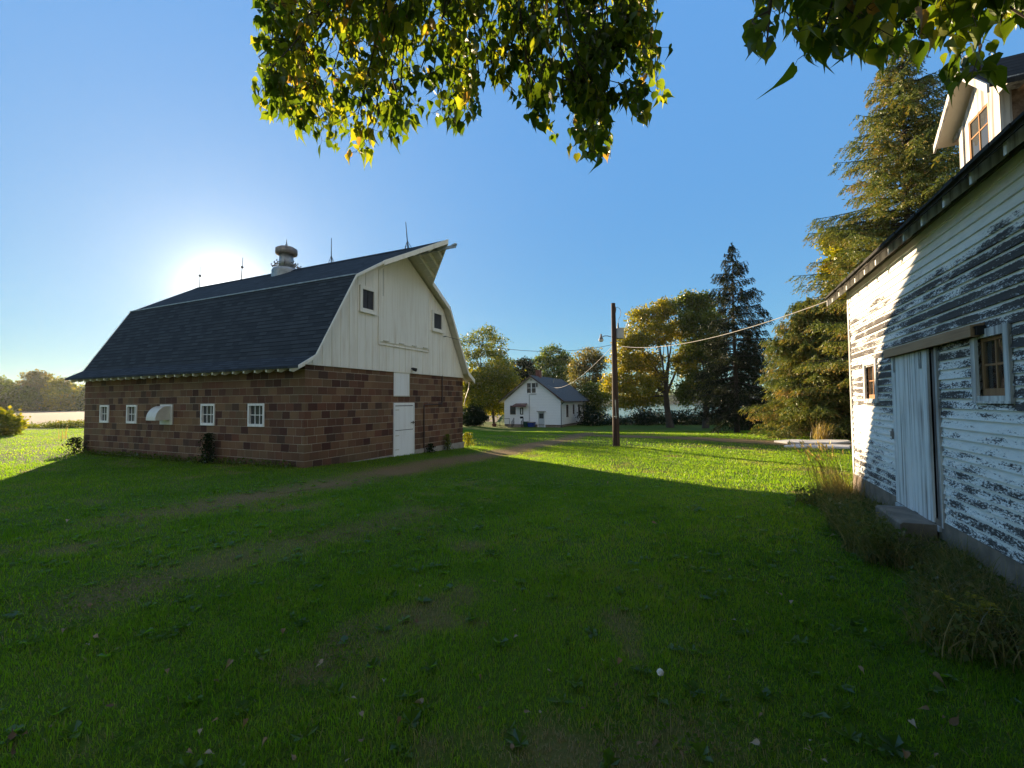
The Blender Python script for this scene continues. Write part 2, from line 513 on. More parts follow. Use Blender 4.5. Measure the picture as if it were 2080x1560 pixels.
G = {
    'yellowgreen': [(0.0, (0.09, 0.12, 0.015)), (0.4, (0.18, 0.20, 0.02)), (0.75, (0.32, 0.29, 0.03)), (1.0, (0.48, 0.36, 0.04))],
    'gold': [(0.0, (0.12, 0.135, 0.018)), (0.4, (0.25, 0.24, 0.028)), (0.75, (0.42, 0.335, 0.036)), (1.0, (0.51, 0.32, 0.045))],
    'olive': [(0.0, (0.06, 0.09, 0.02)), (0.5, (0.13, 0.165, 0.03)), (0.85, (0.23, 0.23, 0.04)), (1.0, (0.32, 0.24, 0.055))],
    'russet': [(0.0, (0.09, 0.10, 0.04)), (0.5, (0.17, 0.155, 0.06)), (1.0, (0.28, 0.19, 0.085))],
    'green': [(0.0, (0.05, 0.085, 0.018)), (0.5, (0.10, 0.15, 0.028)), (1.0, (0.20, 0.22, 0.035))],
    'dark': [(0.0, (0.010, 0.020, 0.010)), (0.6, (0.022, 0.038, 0.016)), (1.0, (0.05, 0.06, 0.025))],
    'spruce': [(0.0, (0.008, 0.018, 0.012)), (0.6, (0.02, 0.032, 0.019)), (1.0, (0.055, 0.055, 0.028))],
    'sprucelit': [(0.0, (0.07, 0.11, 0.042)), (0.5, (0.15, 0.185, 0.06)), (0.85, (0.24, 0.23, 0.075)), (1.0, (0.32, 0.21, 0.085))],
    'linden': [(0.0, (0.030, 0.056, 0.009)), (0.40, (0.060, 0.100, 0.013)), (0.68, (0.12, 0.155, 0.017)), (0.90, (0.23, 0.225, 0.028)), (0.99, (0.30, 0.24, 0.038)), (1.0, (0.22, 0.13, 0.06))],
    'grass': [(0.0, (0.034, 0.066, 0.013)), (0.42, (0.075, 0.118, 0.018)), (0.72, (0.125, 0.145, 0.026)), (0.84, (0.185, 0.15, 0.06)), (1.0, (0.29, 0.20, 0.11))],
    'weed': [(0.0, (0.06, 0.095, 0.03)), (0.4, (0.13, 0.145, 0.05)), (0.75, (0.25, 0.205, 0.095)), (1.0, (0.38, 0.29, 0.16))],
    'drygrass': [(0.0, (0.16, 0.13, 0.05)), (0.5, (0.32, 0.24, 0.12)), (1.0, (0.46, 0.36, 0.2))],
}
for k_, s_ in G.items():
    tr = {'spruce': 0.15, 'sprucelit': 0.22, 'dark': 0.2, 'grass': 0.55, 'linden': 0.55, 'drygrass': 0.45}.get(k_, 0.42)
    M['leaf_' + k_] = m_leaf('foliage_' + k_, s_, tr, {'linden': 2.5, 'grass': 5.0}.get(k_, 1.7), {'spruce': 0.008, 'sprucelit': 0.008, 'dark': 0.015, 'grass': 0.012, 'drygrass': 0.02, 'weed': 0.02, 'linden': 0.015}.get(k_, 0.03), 0.45, 0.08 if k_ == 'grass' else 0.3, 0.78 if k_ == 'grass' else 1.0, [(0.0, (0.13, 0.30, 0.008)), (0.42, (0.29, 0.52, 0.012)), (0.72, (0.44, 0.62, 0.018)), (0.86, (0.42, 0.40, 0.06)), (1.0, (0.42, 0.33, 0.14))] if k_ == 'grass' else None)


# ------------------------------------------------------------------ camera, sky, sun
cam = bpy.data.cameras.new('camera'); co_ = bpy.data.objects.new('camera', cam); COL.objects.link(co_)
cam.sensor_fit = 'HORIZONTAL'; cam.sensor_width = 36.0; cam.lens = F_PX / 2080 * 36.0
cam.clip_start = 0.05; cam.clip_end = 5000
mw = Matrix(((CAMR[0][0], CAMR[1][0], -CAMR[2][0], EYE[0]), (CAMR[0][1], CAMR[1][1], -CAMR[2][1], EYE[1]),
             (CAMR[0][2], CAMR[1][2], -CAMR[2][2], EYE[2]), (0, 0, 0, 1)))
co_.matrix_world = mw
scene.camera = co_

world = bpy.data.worlds.new('World'); scene.world = world; world.use_nodes = True
wt = world.node_tree; wt.nodes.clear()
sky = wt.nodes.new('ShaderNodeTexSky'); sky.sky_type = 'NISHITA'; sky.sun_disc = False
sky.sun_elevation = RAD(SUN_EL); sky.sun_rotation = RAD(SUN_AZ)
sky.altitude = 900; sky.air_density = 1.0; sky.dust_density = 0.0; sky.ozone_density = 3.0
bg = wt.nodes.new('ShaderNodeBackground'); bg.inputs[1].default_value = 0.118
wo = wt.nodes.new('ShaderNodeOutputWorld')
# even out the sky's own brightness range (bright rim, dark zenith), keeping its hue
_lum = wt.nodes.new('ShaderNodeRGBToBW'); wt.links.new(sky.outputs[0], _lum.inputs[0])
_pw = wt.nodes.new('ShaderNodeMath'); _pw.operation = 'POWER'; wt.links.new(_lum.outputs[0], _pw.inputs[0]); _pw.inputs[1].default_value = -0.95
_mul = wt.nodes.new('ShaderNodeVectorMath'); _mul.operation = 'SCALE'; wt.links.new(sky.outputs[0], _mul.inputs[0]); wt.links.new(_pw.outputs[0], _mul.inputs['Scale'])
# the bright aureole round the low sun
_tc = wt.nodes.new('ShaderNodeTexCoord'); _dot = wt.nodes.new('ShaderNodeVectorMath'); _dot.operation = 'DOT_PRODUCT'
wt.links.new(_tc.outputs['Generated'], _dot.inputs[0])
_dot.inputs[1].default_value = (math.sin(RAD(SUN_AZ)) * math.cos(RAD(SUN_EL)), math.cos(RAD(SUN_AZ)) * math.cos(RAD(SUN_EL)), math.sin(RAD(SUN_EL)))
_tint = wt.nodes.new('ShaderNodeVectorMath'); _tint.operation = 'MULTIPLY'; wt.links.new(_mul.outputs[0], _tint.inputs[0]); _tint.inputs[1].default_value = (0.72, 0.95, 1.0)   # white balance of the sky
_sz = wt.nodes.new('ShaderNodeSeparateXYZ'); _tc0 = wt.nodes.new('ShaderNodeTexCoord'); wt.links.new(_tc0.outputs['Generated'], _sz.inputs[0])
_hm = wt.nodes.new('ShaderNodeMapRange'); wt.links.new(_sz.outputs[2], _hm.inputs[0]); _hm.inputs[1].default_value = 0.0; _hm.inputs[2].default_value = 1.0; _hm.inputs[3].default_value = 1.0; _hm.inputs[4].default_value = 0.0
_hp = wt.nodes.new('ShaderNodeMath'); _hp.operation = 'POWER'; wt.links.new(_hm.outputs[0], _hp.inputs[0]); _hp.inputs[1].default_value = 7.0
_ha = wt.nodes.new('ShaderNodeMath'); _ha.operation = 'MULTIPLY_ADD'; wt.links.new(_hp.outputs[0], _ha.inputs[0]); _ha.inputs[1].default_value = 0.75; _ha.inputs[2].default_value = 0.93   # paler towards the horizon
_hs = wt.nodes.new('ShaderNodeVectorMath'); _hs.operation = 'SCALE'; wt.links.new(_tint.outputs[0], _hs.inputs[0]); wt.links.new(_ha.outputs[0], _hs.inputs['Scale'])
_prev = _hs.outputs[0]
for _k, _c in ((700.0, (3.2, 2.9, 2.3)), (230.0, (1.0, 0.88, 0.68)), (55.0, (0.55, 0.47, 0.34)), (9.0, (0.36, 0.32, 0.22))):
    _mx = wt.nodes.new('ShaderNodeMath'); _mx.operation = 'MAXIMUM'; wt.links.new(_dot.outputs['Value'], _mx.inputs[0]); _mx.inputs[1].default_value = 0.0
    _pp = wt.nodes.new('ShaderNodeMath'); _pp.operation = 'POWER'; wt.links.new(_mx.outputs[0], _pp.inputs[0]); _pp.inputs[1].default_value = _k
    _sc = wt.nodes.new('ShaderNodeVectorMath'); _sc.operation = 'SCALE'; _sc.inputs[0].default_value = _c; wt.links.new(_pp.outputs[0], _sc.inputs['Scale'])
    _ad = wt.nodes.new('ShaderNodeVectorMath'); _ad.operation = 'ADD'; wt.links.new(_prev, _ad.inputs[0]); wt.links.new(_sc.outputs[0], _ad.inputs[1]); _prev = _ad.outputs[0]
# unseen broken cloud added behind the viewpoint to put paler light on shaded walls
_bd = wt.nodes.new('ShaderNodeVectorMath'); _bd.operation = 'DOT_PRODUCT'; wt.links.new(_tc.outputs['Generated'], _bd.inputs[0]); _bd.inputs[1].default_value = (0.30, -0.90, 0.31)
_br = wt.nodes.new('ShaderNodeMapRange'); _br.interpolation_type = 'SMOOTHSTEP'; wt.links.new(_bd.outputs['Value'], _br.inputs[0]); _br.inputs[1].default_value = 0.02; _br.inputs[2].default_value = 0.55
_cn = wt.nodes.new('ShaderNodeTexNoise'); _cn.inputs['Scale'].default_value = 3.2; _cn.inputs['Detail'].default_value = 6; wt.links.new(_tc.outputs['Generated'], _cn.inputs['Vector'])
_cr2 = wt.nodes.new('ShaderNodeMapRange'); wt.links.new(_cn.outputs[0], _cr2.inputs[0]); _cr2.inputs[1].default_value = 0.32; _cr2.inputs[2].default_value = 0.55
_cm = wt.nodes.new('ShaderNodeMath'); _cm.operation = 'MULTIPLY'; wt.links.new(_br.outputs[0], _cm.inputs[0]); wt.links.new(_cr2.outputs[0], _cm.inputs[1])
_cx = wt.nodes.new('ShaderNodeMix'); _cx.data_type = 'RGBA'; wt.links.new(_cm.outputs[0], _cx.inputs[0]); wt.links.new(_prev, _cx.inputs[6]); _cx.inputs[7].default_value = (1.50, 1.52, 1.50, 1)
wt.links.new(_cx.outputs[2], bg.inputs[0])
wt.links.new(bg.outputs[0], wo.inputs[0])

sd = Vector((math.sin(RAD(SUN_AZ)) * math.cos(RAD(SUN_EL)), math.cos(RAD(SUN_AZ)) * math.cos(RAD(SUN_EL)), math.sin(RAD(SUN_EL))))
sl = bpy.data.lights.new('sun', 'SUN'); sl.energy = 4.6; sl.angle = RAD(0.5); sl.color = (1.0, 0.78, 0.50)
so = bpy.data.objects.new('sun', sl); COL.objects.link(so)
so.rotation_euler = sd.to_track_quat('Z', 'Y').to_euler(); so.location = (-20, 30, 15)

scene.view_settings.view_transform = 'Standard'; scene.view_settings.look = 'None'
scene.view_settings.gamma = 1.0; scene.view_settings.exposure = 1.8
scene.view_settings.use_curve_mapping = False
scene.render.engine = 'CYCLES'
scene.cycles.use_denoising = True
scene.cycles.volume_bounces = 0; scene.cycles.max_bounces = 8; scene.cycles.diffuse_bounces = 4; scene.cycles.transmission_bounces = 5; scene.cycles.transparent_max_bounces = 8
scene.cycles.sample_clamp_indirect = 6.0

def gpt(px, py):
    """where a photograph pixel's ray meets the terrain"""
    d = CAMR.T @ np.array([(px - 1040) / F_PX, -(py - 780) / F_PX, 1.0])
    lo, hi = 1.0, 300.0
    t = lo
    while t < hi:
        p = EYE + d * (t / d[1])
        if p[2] < height(p[0], p[1]):
            break
        t *= 1.01
    a, b = t / 1.01, t
    for _ in range(20):
        c = (a + b) / 2; p = EYE + d * (c / d[1])
        if p[2] < height(p[0], p[1]): b = c
        else: a = c
    return EYE + d * (b / d[1])


BARN0 = np.array([-5.22906, 11.17237]); SHED0 = np.array([5.526, 7.2]); HOUSE0 = np.array([6.03, 55.0])


def local(x, y, o):
    dx = x - o[0]; dy = y - o[1]
    return dx * D1[0] + dy * D1[1], dx * D2[0] + dy * D2[1]


def seg_dist(x, y, pts):
    best = np.full(np.shape(x), 1e9)
    for a, b in zip(pts[:-1], pts[1:]):
        a = np.array(a[:2]); b = np.array(b[:2]); ab = b - a
        t = np.clip(((x - a[0]) * ab[0] + (y - a[1]) * ab[1]) / (ab @ ab), 0, 1)
        best = np.minimum(best, np.hypot(x - a[0] - t * ab[0], y - a[1] - t * ab[1]))
    return best


TRACK = [gpt(*p) for p in ((1200, 879), (1150, 893), (1060, 911), (950, 931), (850, 948), (720, 971), (560, 1001), (400, 1030), (250, 1052))]
TRACK2 = [gpt(*p) for p in ((860, 1040), (700, 1080), (550, 1112), (350, 1168), (180, 1225))]
CROSS = [gpt(*p) for p in ((1150, 884), (1250, 886), (1350, 889), (1450, 893), (1560, 899), (1640, 904), (1760, 905))]


def vnoise(x, y, s, seed=0):
    """cheap smooth value noise in [0,1]"""
    x = np.asarray(x) * s + seed * 17.3; y = np.asarray(y) * s - seed * 9.1
    xi = np.floor(x); yi = np.floor(y); fx = x - xi; fy = y - yi
    fx = fx * fx * (3 - 2 * fx); fy = fy * fy * (3 - 2 * fy)

    def h(a, b):
        q = np.sin(a * 127.1 + b * 311.7 + seed * 74.7) * 43758.5453
        return q - np.floor(q)
    return (h(xi, yi) * (1 - fx) + h(xi + 1, yi) * fx) * (1 - fy) + (h(xi, yi + 1) * (1 - fx) + h(xi + 1, yi + 1) * fx) * fy


def dryness(x, y):
    n = vnoise(x, y, 0.8, 1) * 0.6 + vnoise(x, y, 2.1, 2) * 0.4
    d1 = seg_dist(x, y, TRACK); d2 = seg_dist(x, y, TRACK2); d3 = seg_dist(x, y, CROSS)
    a = np.clip(1.25 - d1 / 0.85, 0, 1) * (0.30 + 0.85 * sm(-8, -1, x)) * sm(-13, -7, x) * (0.45 + 0.75 * n)
    b = np.clip(1.1 - d2 / 0.7, 0, 1) * 0.55 * (0.3 + n)
    c = np.clip(1.3 - d3 / 1.5, 0, 1) * 0.95 * (0.5 + 0.7 * n)
    p = sm(0.54, 0.82, vnoise(x, y, 0.5, 5) * 0.4 + vnoise(x, y, 1.7, 6) * 0.35 + vnoise(x, y, 5.1, 7) * 0.25) * 0.48
    return np.clip(np.maximum.reduce([a, b, c, p]), 0, 1)


# --- materials of the ground
def m_ground(name, base_dry=0.0):
    m = mat(name); k = NT(m)
    o = k.obj()
    a = k.n('Attribute', attribute_name='dry', out=2)
    n1 = k.noise(o, 3.0, 6, 0.65); n2 = k.noise(o, 0.5, 3); n3 = k.noise(o, 24, 5, 0.7)
    g = k.mix(n1, (0.035, 0.075, 0.009), (0.090, 0.150, 0.016))
    g = k.mix(k.math('MULTIPLY', n2, 0.4), g, (0.13, 0.155, 0.022))
    dcol = k.mix(n3, (0.115, 0.078, 0.038), (0.26, 0.175, 0.085))
    f = k.ramp(k.math('ADD', k.math('MULTIPLY', a, 0.8), k.math('MULTIPLY', k.math('SUBTRACT', n3, 0.5), 0.5)), [(0.12, 0.0), (0.62, 1.0)])
    c = k.mix(f, g, dcol)
    k.out(k.pbr(c, 0.95, k.math('ADD', n3, n1), 0.8, 0.04, Specular_IOR_Level=0.1))
    return m


M['ground'] = m_ground('lawn_ground')


def m_field():
    m = mat('stubble_field'); k = NT(m)
    o = k.obj()
    rows = k.noise(k.scaled(o, (0.5, 3.0, 1)), 1.5, 4)
    n = k.noise(o, 6, 6, 0.7)
    c = k.mix(rows, (0.10, 0.072, 0.045), (0.165, 0.122, 0.08))
    c = k.mix(k.math('MULTIPLY', n, 0.5), c, (0.20, 0.155, 0.105))
    k.out(k.pbr(c, 0.95, n, 0.6, 0.05))
    return m


def m_water():
    m = mat('lake_water'); k = NT(m)
    n = k.noise(k.scaled(k.obj(), (0.6, 2.0, 1)), 1.2, 4)
    k.out(k.pbr((0.02, 0.035, 0.045), 0.08, n, 0.25, 0.12, IOR=1.33))
    return m


# --- the lawn sheet, out to the horizon
rad = [0.0]
r_ = 0.35
while r_ < 900:
    rad.append(r_); r_ *= 1.034
rad = np.array(rad); NA = 300
ang = np.linspace(0, 2 * np.pi, NA, endpoint=False)
GX = np.outer(rad, np.sin(ang)); GY = np.outer(rad, np.cos(ang))
GZ = height(GX, GY)
gv = np.stack([GX, GY, GZ], -1).reshape(-1, 3)
i_, j_ = np.meshgrid(np.arange(len(rad) - 1), np.arange(NA), indexing='ij')
jn = (j_ + 1) % NA
gf = np.stack([i_ * NA + j_, i_ * NA + jn, (i_ + 1) * NA + jn, (i_ + 1) * NA + j_], -1)[:, :, ::-1].reshape(-1)
lawn = mesh_np('lawn', gv, gf, 4, M['ground'], smooth=True)
at_ = lawn.data.attributes.new('dry', 'FLOAT', 'POINT')
at_.data.foreach_set('value', dryness(gv[:, 0], gv[:, 1]).astype(np.float32))
tag(lawn, 'mown green lawn with worn dry patches', 'lawn', kind='structure')


def strip_sheet(name, pts, w, lift, label, cat):
    """worn track: a strip following the terrain with ragged edges"""
    P = [np.array(p[:2]) for p in pts]
    dense = []
    for a, b in zip(P[:-1], P[1:]):
        n = max(2, int(np.linalg.norm(b - a) / 0.25))
        dense += [a + (b - a) * t / n for t in range(n)]
    dense.append(P[-1]); dense = np.array(dense)
    tan = np.gradient(dense, axis=0); tan /= np.linalg.norm(tan, axis=1)[:, None]
    nor = np.stack([-tan[:, 1], tan[:, 0]], 1)
    K = 9
    V = []
    L = len(dense)
    for i, (p, nn) in enumerate(zip(dense, nor)):
        ww = w * (0.55 + 0.7 * vnoise(i * 0.25, 3.0, 0.9, 8)) * min(1, 0.25 + i / 8, 0.25 + (L - 1 - i) / 8)
        for q in range(K):
            s = (q / (K - 1) * 2 - 1)
            e = p + nn * s * ww * (1 + 0.25 * (vnoise(i * 0.6, q * 3.1, 1.0, 3) - 0.5))
            V.append((e[0], e[1], hz(e[0], e[1]) + lift))
    V = np.array(V)
    ii, qq = np.meshgrid(np.arange(L - 1), np.arange(K - 1), indexing='ij')
    F = np.stack([ii * K + qq, (ii + 1) * K + qq, (ii + 1) * K + qq + 1, ii * K + qq + 1], -1).reshape(-1)
    o = mesh_np(name, V, F, 4, M['ground'], smooth=True)
    o.data.attributes.new('dry', 'FLOAT', 'POINT').data.foreach_set('value', np.clip(dryness(V[:, 0], V[:, 1]) + 0.03, 0, 1).astype(np.float32))
    return tag(o, label, cat, kind='structure')


strip_sheet('dirt_track', TRACK[:-2], 0.8, 0.006, 'brown worn wheel track running past the barn front', 'track')
strip_sheet('driveway', CROSS, 1.3, 0.016, 'shaded dirt driveway crossing behind the pole', 'driveway')

# --- harvested field beyond the lawn, on the left
fx_ = np.linspace(-150, -2.5, 80); ft_ = np.linspace(0, 1, 40)
FX, FT = np.meshgrid(fx_, ft_, indexing='ij')
ylo = 33 + 34 * sm(-30, -11, FX) + 1.2 * vnoise(FX, FX, 0.6, 4)
FY = ylo + (112 - ylo) * FT
FV = np.stack([FX, FY, height(FX, FY) + 0.05], -1).reshape(-1, 3)
a_, b_ = np.meshgrid(np.arange(79), np.arange(39), indexing='ij')
FF = np.stack([a_ * 40 + b_, (a_ + 1) * 40 + b_, (a_ + 1) * 40 + b_ + 1, a_ * 40 + b_ + 1], -1).reshape(-1)
fo = mesh_np('field', FV, FF, 4, m_field())
tag(fo, 'harvested tan stubble field beyond the lawn', 'field', kind='structure')

lk = MB(); lk.poly([(-60, 60, -2.75), (400, 60, -2.75), (400, 850, -2.75), (-60, 850, -2.75)])
tag(lk.build('lake', m_water()), 'pale lake water behind the trees', 'lake', kind='structure')

# --- grass blades
def inside(x, y):
    u, v = local(x, y, BARN0); a = (u > -0.05) & (u < 7.75) & (v > -0.05) & (v < 11.1)
    u, v = local(x, y, SHED0); b = (u < 0.1) & (v < 0.05)
    u, v = local(x, y, HOUSE0); c = (u > 0) & (u < 12) & (v > 0) & (v < 7.9)
    return a | b | c


def blades(n, r0, r1, h0, h1, w0, w1, bend=True, amax=64):
    r = np.sqrt(rng.uniform(r0 * r0, r1 * r1, n)); a = np.radians(rng.uniform(-amax, amax, n))
    x = r * np.sin(a); y = r * np.cos(a)
    dr = dryness(x, y)
    keep = (~inside(x, y)) & (rng.random(n) > np.minimum(dr * 0.95, 0.9))
    x, y, dr, r = x[keep], y[keep], dr[keep], r[keep]; n = len(x)
    z = height(x, y) - 0.004
    clump = 0.65 + 0.7 * vnoise(x, y, 3.2, 9)
    hh = rng.uniform(h0, h1, n) * clump * (1 - 0.55 * np.clip(dr, 0, 1)); ww = rng.uniform(w0, w1, n)
    az = rng.uniform(0, 2 * np.pi, n); lean = rng.uniform(0.05, 0.9, n) * hh
    la = rng.uniform(0, 2 * np.pi, n)
    sx, sy = np.cos(az) * ww / 2, np.sin(az) * ww / 2
    lx, ly = np.cos(la) * lean, np.sin(la) * lean
    B = np.stack([x, y, z], 1)
    hue = 0.42 * vnoise(x, y, 0.45, 12) + 0.30 * vnoise(x, y, 2.6, 13) + 0.15 * vnoise(x, y, 9.0, 14) + rng.normal(-0.02, 0.12, n)
    ti = np.clip(hue + dr * 0.85 * (rng.random(n) < 0.85) + 0.35 * (rng.random(n) < 0.05), 0, 1)
    o = np.zeros(n)
    if bend:
        v = np.stack([B + np.stack([-sx, -sy, o], 1), B + np.stack([sx, sy, o], 1),
                      B + np.stack([lx * 0.3 - sx * 0.8, ly * 0.3 - sy * 0.8, hh * 0.6], 1), B + np.stack([lx * 0.3 + sx * 0.8, ly * 0.3 + sy * 0.8, hh * 0.6], 1),
                      B + np.stack([lx, ly, hh * 0.95], 1)], 1).reshape(-1, 3)
        b5 = np.arange(n) * 5
        f = np.stack([b5, b5 + 1, b5 + 3, b5, b5 + 3, b5 + 2, b5 + 2, b5 + 3, b5 + 4], 1).reshape(-1)
        return v, f, np.repeat(ti, 3)
    v = np.stack([B + np.stack([-sx, -sy, o], 1), B + np.stack([sx, sy, o], 1), B + np.stack([lx, ly, hh], 1)], 1).reshape(-1, 3)
    return v, np.arange(n * 3), np.repeat(ti, 1)


def clover(n, r0, r1):
    r = np.sqrt(rng.uniform(r0 * r0, r1 * r1, n)); a = np.radians(rng.uniform(-62, 62, n))
    x = r * np.sin(a); y = r * np.cos(a)
    k = (vnoise(x, y, 0.9, 21) > 0.55) & (~inside(x, y))
    x, y = x[k], y[k]; n = len(x)
    z = height(x, y) + rng.uniform(0.015, 0.05, n)
    s = rng.uniform(0.007, 0.014, n); az = rng.uniform(0, 6.28, n); tl = rng.normal(0, 0.35, (n, 2))
    ex = np.stack([np.cos(az), np.sin(az), tl[:, 0]], 1) * s[:, None]; ey = np.stack([-np.sin(az), np.cos(az), tl[:, 1]], 1) * s[:, None]
    c = np.stack([x, y, z], 1)
    v = np.stack([c - ex, c - ey * 0.8, c + ex, c + ey * 0.8], 1).reshape(-1, 3)
    b = np.arange(n) * 4
    f = np.stack([b, b + 1, b + 2, b, b + 2, b + 3], 1).reshape(-1)
    return v, f, np.repeat(np.clip(rng.normal(0.3, 0.12, n), 0, 1), 2)


def rosettes(n):
    r = np.sqrt(rng.uniform(2.2, 110, n)); a = np.radians(rng.uniform(-60, 60, n)); X = r * np.sin(a); Y = r * np.cos(a)
    k = ~inside(X, Y); X, Y = X[k], Y[k]; V = []; T = []
    for x, y in zip(X, Y):
        z = hz(x, y); m = rng.integers(5, 10); tb = rng.uniform(0.15, 0.5)
        for q in range(m):
            az = rng.uniform(0, 6.28); L = rng.uniform(0.03, 0.085); w = L * rng.uniform(0.22, 0.4); el = rng.uniform(0.2, 0.9)
            d = np.array([math.cos(az) * math.cos(el), math.sin(az) * math.cos(el), math.sin(el)]); s = np.array([-math.sin(az), math.cos(az), 0]) * w
            o = np.array([x, y, z + 0.012])
            p = [o, o + d * L * 0.55 + s, o + d * L * 0.55 - s, o + d * L * np.array([1.1, 1.1, 0.6])]
            V += [p[0], p[1], p[3], p[0], p[3], p[2]]; T += [tb, tb]
    return np.array(V), np.arange(len(V)), np.array(T)


parts_ = [rosettes(900), blades(120000, 1.5, 4.5, 0.025, 0.055, 0.003, 0.0055), blades(130000, 4.5, 9, 0.028, 0.058, 0.005, 0.009),
          blades(230000, 9, 19, 0.03, 0.06, 0.009, 0.016, False), blades(170000, 19, 44, 0.035, 0.065, 0.02, 0.036, False, 60), clover(42000, 1.6, 7.5),
          blades(1600, 1.7, 8, 0.08, 0.15, 0.003, 0.005)]
off = 0; VV = []; FF2 = []; TT = []
for v, f, t in parts_:
    VV.append(v); FF2.append(f + off); TT.append(t); off += len(v)
gr = mesh_np('grass', np.concatenate(VV), np.concatenate(FF2), 3, M['leaf_grass'], tint=np.concatenate(TT))
tag(gr, 'short mown grass blades with clover covering the lawn', 'grass', kind='stuff')

# =================================================================== BARN
BW, BL = 7.65, 11.0
barn = thing('barn', 'brown block barn with dark gambrel roof and white gable', 'barn', (BARN0[0], BARN0[1], 0), TH)
side_holes = [(1.48, 2.14, 0.97, 1.59), (3.58, 4.23, 0.97, 1.59), (7.60, 8.21, 0.97, 1.57), (9.32, 9.90, 0.97, 1.57)]
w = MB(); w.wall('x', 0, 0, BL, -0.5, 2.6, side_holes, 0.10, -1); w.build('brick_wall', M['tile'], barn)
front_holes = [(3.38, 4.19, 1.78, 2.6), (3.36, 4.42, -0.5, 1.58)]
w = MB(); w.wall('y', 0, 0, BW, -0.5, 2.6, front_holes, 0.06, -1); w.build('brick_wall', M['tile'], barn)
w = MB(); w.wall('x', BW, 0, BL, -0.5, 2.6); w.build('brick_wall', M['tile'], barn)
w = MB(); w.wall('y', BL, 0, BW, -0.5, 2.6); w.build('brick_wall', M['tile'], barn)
fd = MB()
fd.box(-0.035, 3.34, -0.035, 0.02, -0.6, -0.085).box(4.44, BW + 0.035, -0.04, 0.02, -0.6, -0.03).box(-0.03, 0.02, 0.02, BL + 0.03, -0.6, -0.16)
fd.build('foundation', M['concrete'], barn)

RP = [(-0.45, 2.50), (0.05, 2.80), (1.42, 5.20), (BW / 2, 6.70)]
RP = RP + [(BW - a, z) for a, z in RP[-2::-1]]
V0, V1 = -0.30, BL + 0.30


def roof_in(pr, d):
    return [(a, z - d) for a, z in pr]


rf = MB()
acc = 0.0
half = [math.dist(RP[i], RP[i + 1]) for i in range(3)]
for i in range(6):
    a, b = RP[i], RP[i + 1]
    if i < 3:
        s0 = sum(half[:i]); s1 = s0 + half[i]
    else:
        j = 5 - i; s1 = sum(half[:j]); s0 = s1 + half[j]
    n = 12
    for q in range(n):
        y0 = V0 + (V1 - V0) * q / n; y1 = V0 + (V1 - V0) * (q + 1) / n
        rf.poly([(a[0], y0, a[1]), (b[0], y0, b[1]), (b[0], y1, b[1]), (a[0], y1, a[1])], 0, [(y0, s0), (y0, s1), (y1, s1), (y1, s0)])
ins = roof_in(RP, 0.055)
for i in range(6):
    a, b = ins[i], ins[i + 1]
    rf.poly([(a[0], V0, a[1]), (a[0], V1, a[1]), (b[0], V1, b[1]), (b[0], V0, b[1])], 1)
for y in (V0, V1):
    for i in range(6):
        rf.poly([(RP[i][0], y, RP[i][1]), (ins[i][0], y, ins[i][1]), (ins[i + 1][0], y, ins[i + 1][1]), (RP[i + 1][0], y, RP[i + 1][1])], 1)
for i in (0, 6):
    rf.poly([(RP[i][0], V0, RP[i][1]), (RP[i][0], V1, RP[i][1]), (ins[i][0], V1, ins[i][1]), (ins[i][0], V0, ins[i][1])], 0)
roof = rf.build('roof', [M['shingle'], M['trim']], barn)
cap_ = MB()
cap_.extr([(BW / 2 - 0.17, V0 + 0.01, 6.61), (BW / 2, V0 + 0.01, 6.725), (BW / 2 + 0.17, V0 + 0.01, 6.61)], (0, V1 - V0 - 0.02, 0))
cap_.build('ridge_cap', M['shingle'], roof)

# rake boards, edge line at the break
HB = (2.55, 6.70 - (BW / 2 - 2.55) * 0.6237)
def rake(y0, y1, pts, drop):
    tr = MB()
    for p, q in zip(pts[:-1], pts[1:]):
        tr.extr([(p[0], y0, p[1] + 0.012), (q[0], y0, q[1] + 0.012), (q[0], y0, q[1] - drop), (p[0], y0, p[1] - drop)], (0, y1 - y0, 0))
    tr.build('rake_board', M['white'], roof)


rake(V0 - 0.030, V0 - 0.003, [RP[0], RP[1], RP[2], HB], 0.075)
rake(V0 - 0.030, V0 - 0.003, [(BW - HB[0], HB[1]), RP[4], RP[5], RP[6]], 0.15)
rake(V1 + 0.003, V1 + 0.035, RP, 0.13)
for s in (0, 1):
    eg = MB()
    xx = RP[2][0] if s == 0 else BW - RP[2][0]
    eg.bar((xx, V0 - 0.02, 5.212), (xx, V1 + 0.02, 5.212), 0.06, 0.035)
    eg.build('edge_strip', M['galv'], roof)
rt = MB(); rt.extr([(0, -0.03, 2.54), (0.0, -0.03, 2.705), (-0.41, -0.03, 2.462), (-0.41, -0.03, 2.385), (-0.33, -0.03, 2.365)], (0, 0.06, 0))
tail = rt.build('rafter_tail', M['white'], barn)
tail.location = (0, 0.02, 0)
copies(tail, [(0, 0.02 + 0.437 * i, 0) for i in range(1, 26)])
rt = MB(); rt.extr([(BW, -0.025, 2.58), (BW, -0.025, 2.705), (BW + 0.41, -0.025, 2.462), (BW + 0.41, -0.025, 2.385), (BW + 0.33, -0.025, 2.36)], (0, 0.05, 0))
tail2 = rt.build('rafter_tail', M['trim'], barn); tail2.location = (0, 0.02, 0)
copies(tail2, [(0, 0.02 + 0.437 * i, 0) for i in range(1, 4)])

# gable siding with battens
GP = [(0, 2.6), (BW, 2.6), (BW, 2.62), (BW - 1.47, 5.09), (BW / 2, 6.59), (1.47, 5.09), (0, 2.62)]


def roof_z(u):
    u = min(u, BW - u)
    return 2.62 + (5.09 - 2.62) * u / 1.47 if u < 1.47 else 5.09 + (6.59 - 5.09) * (u - 1.47) / (BW / 2 - 1.47)


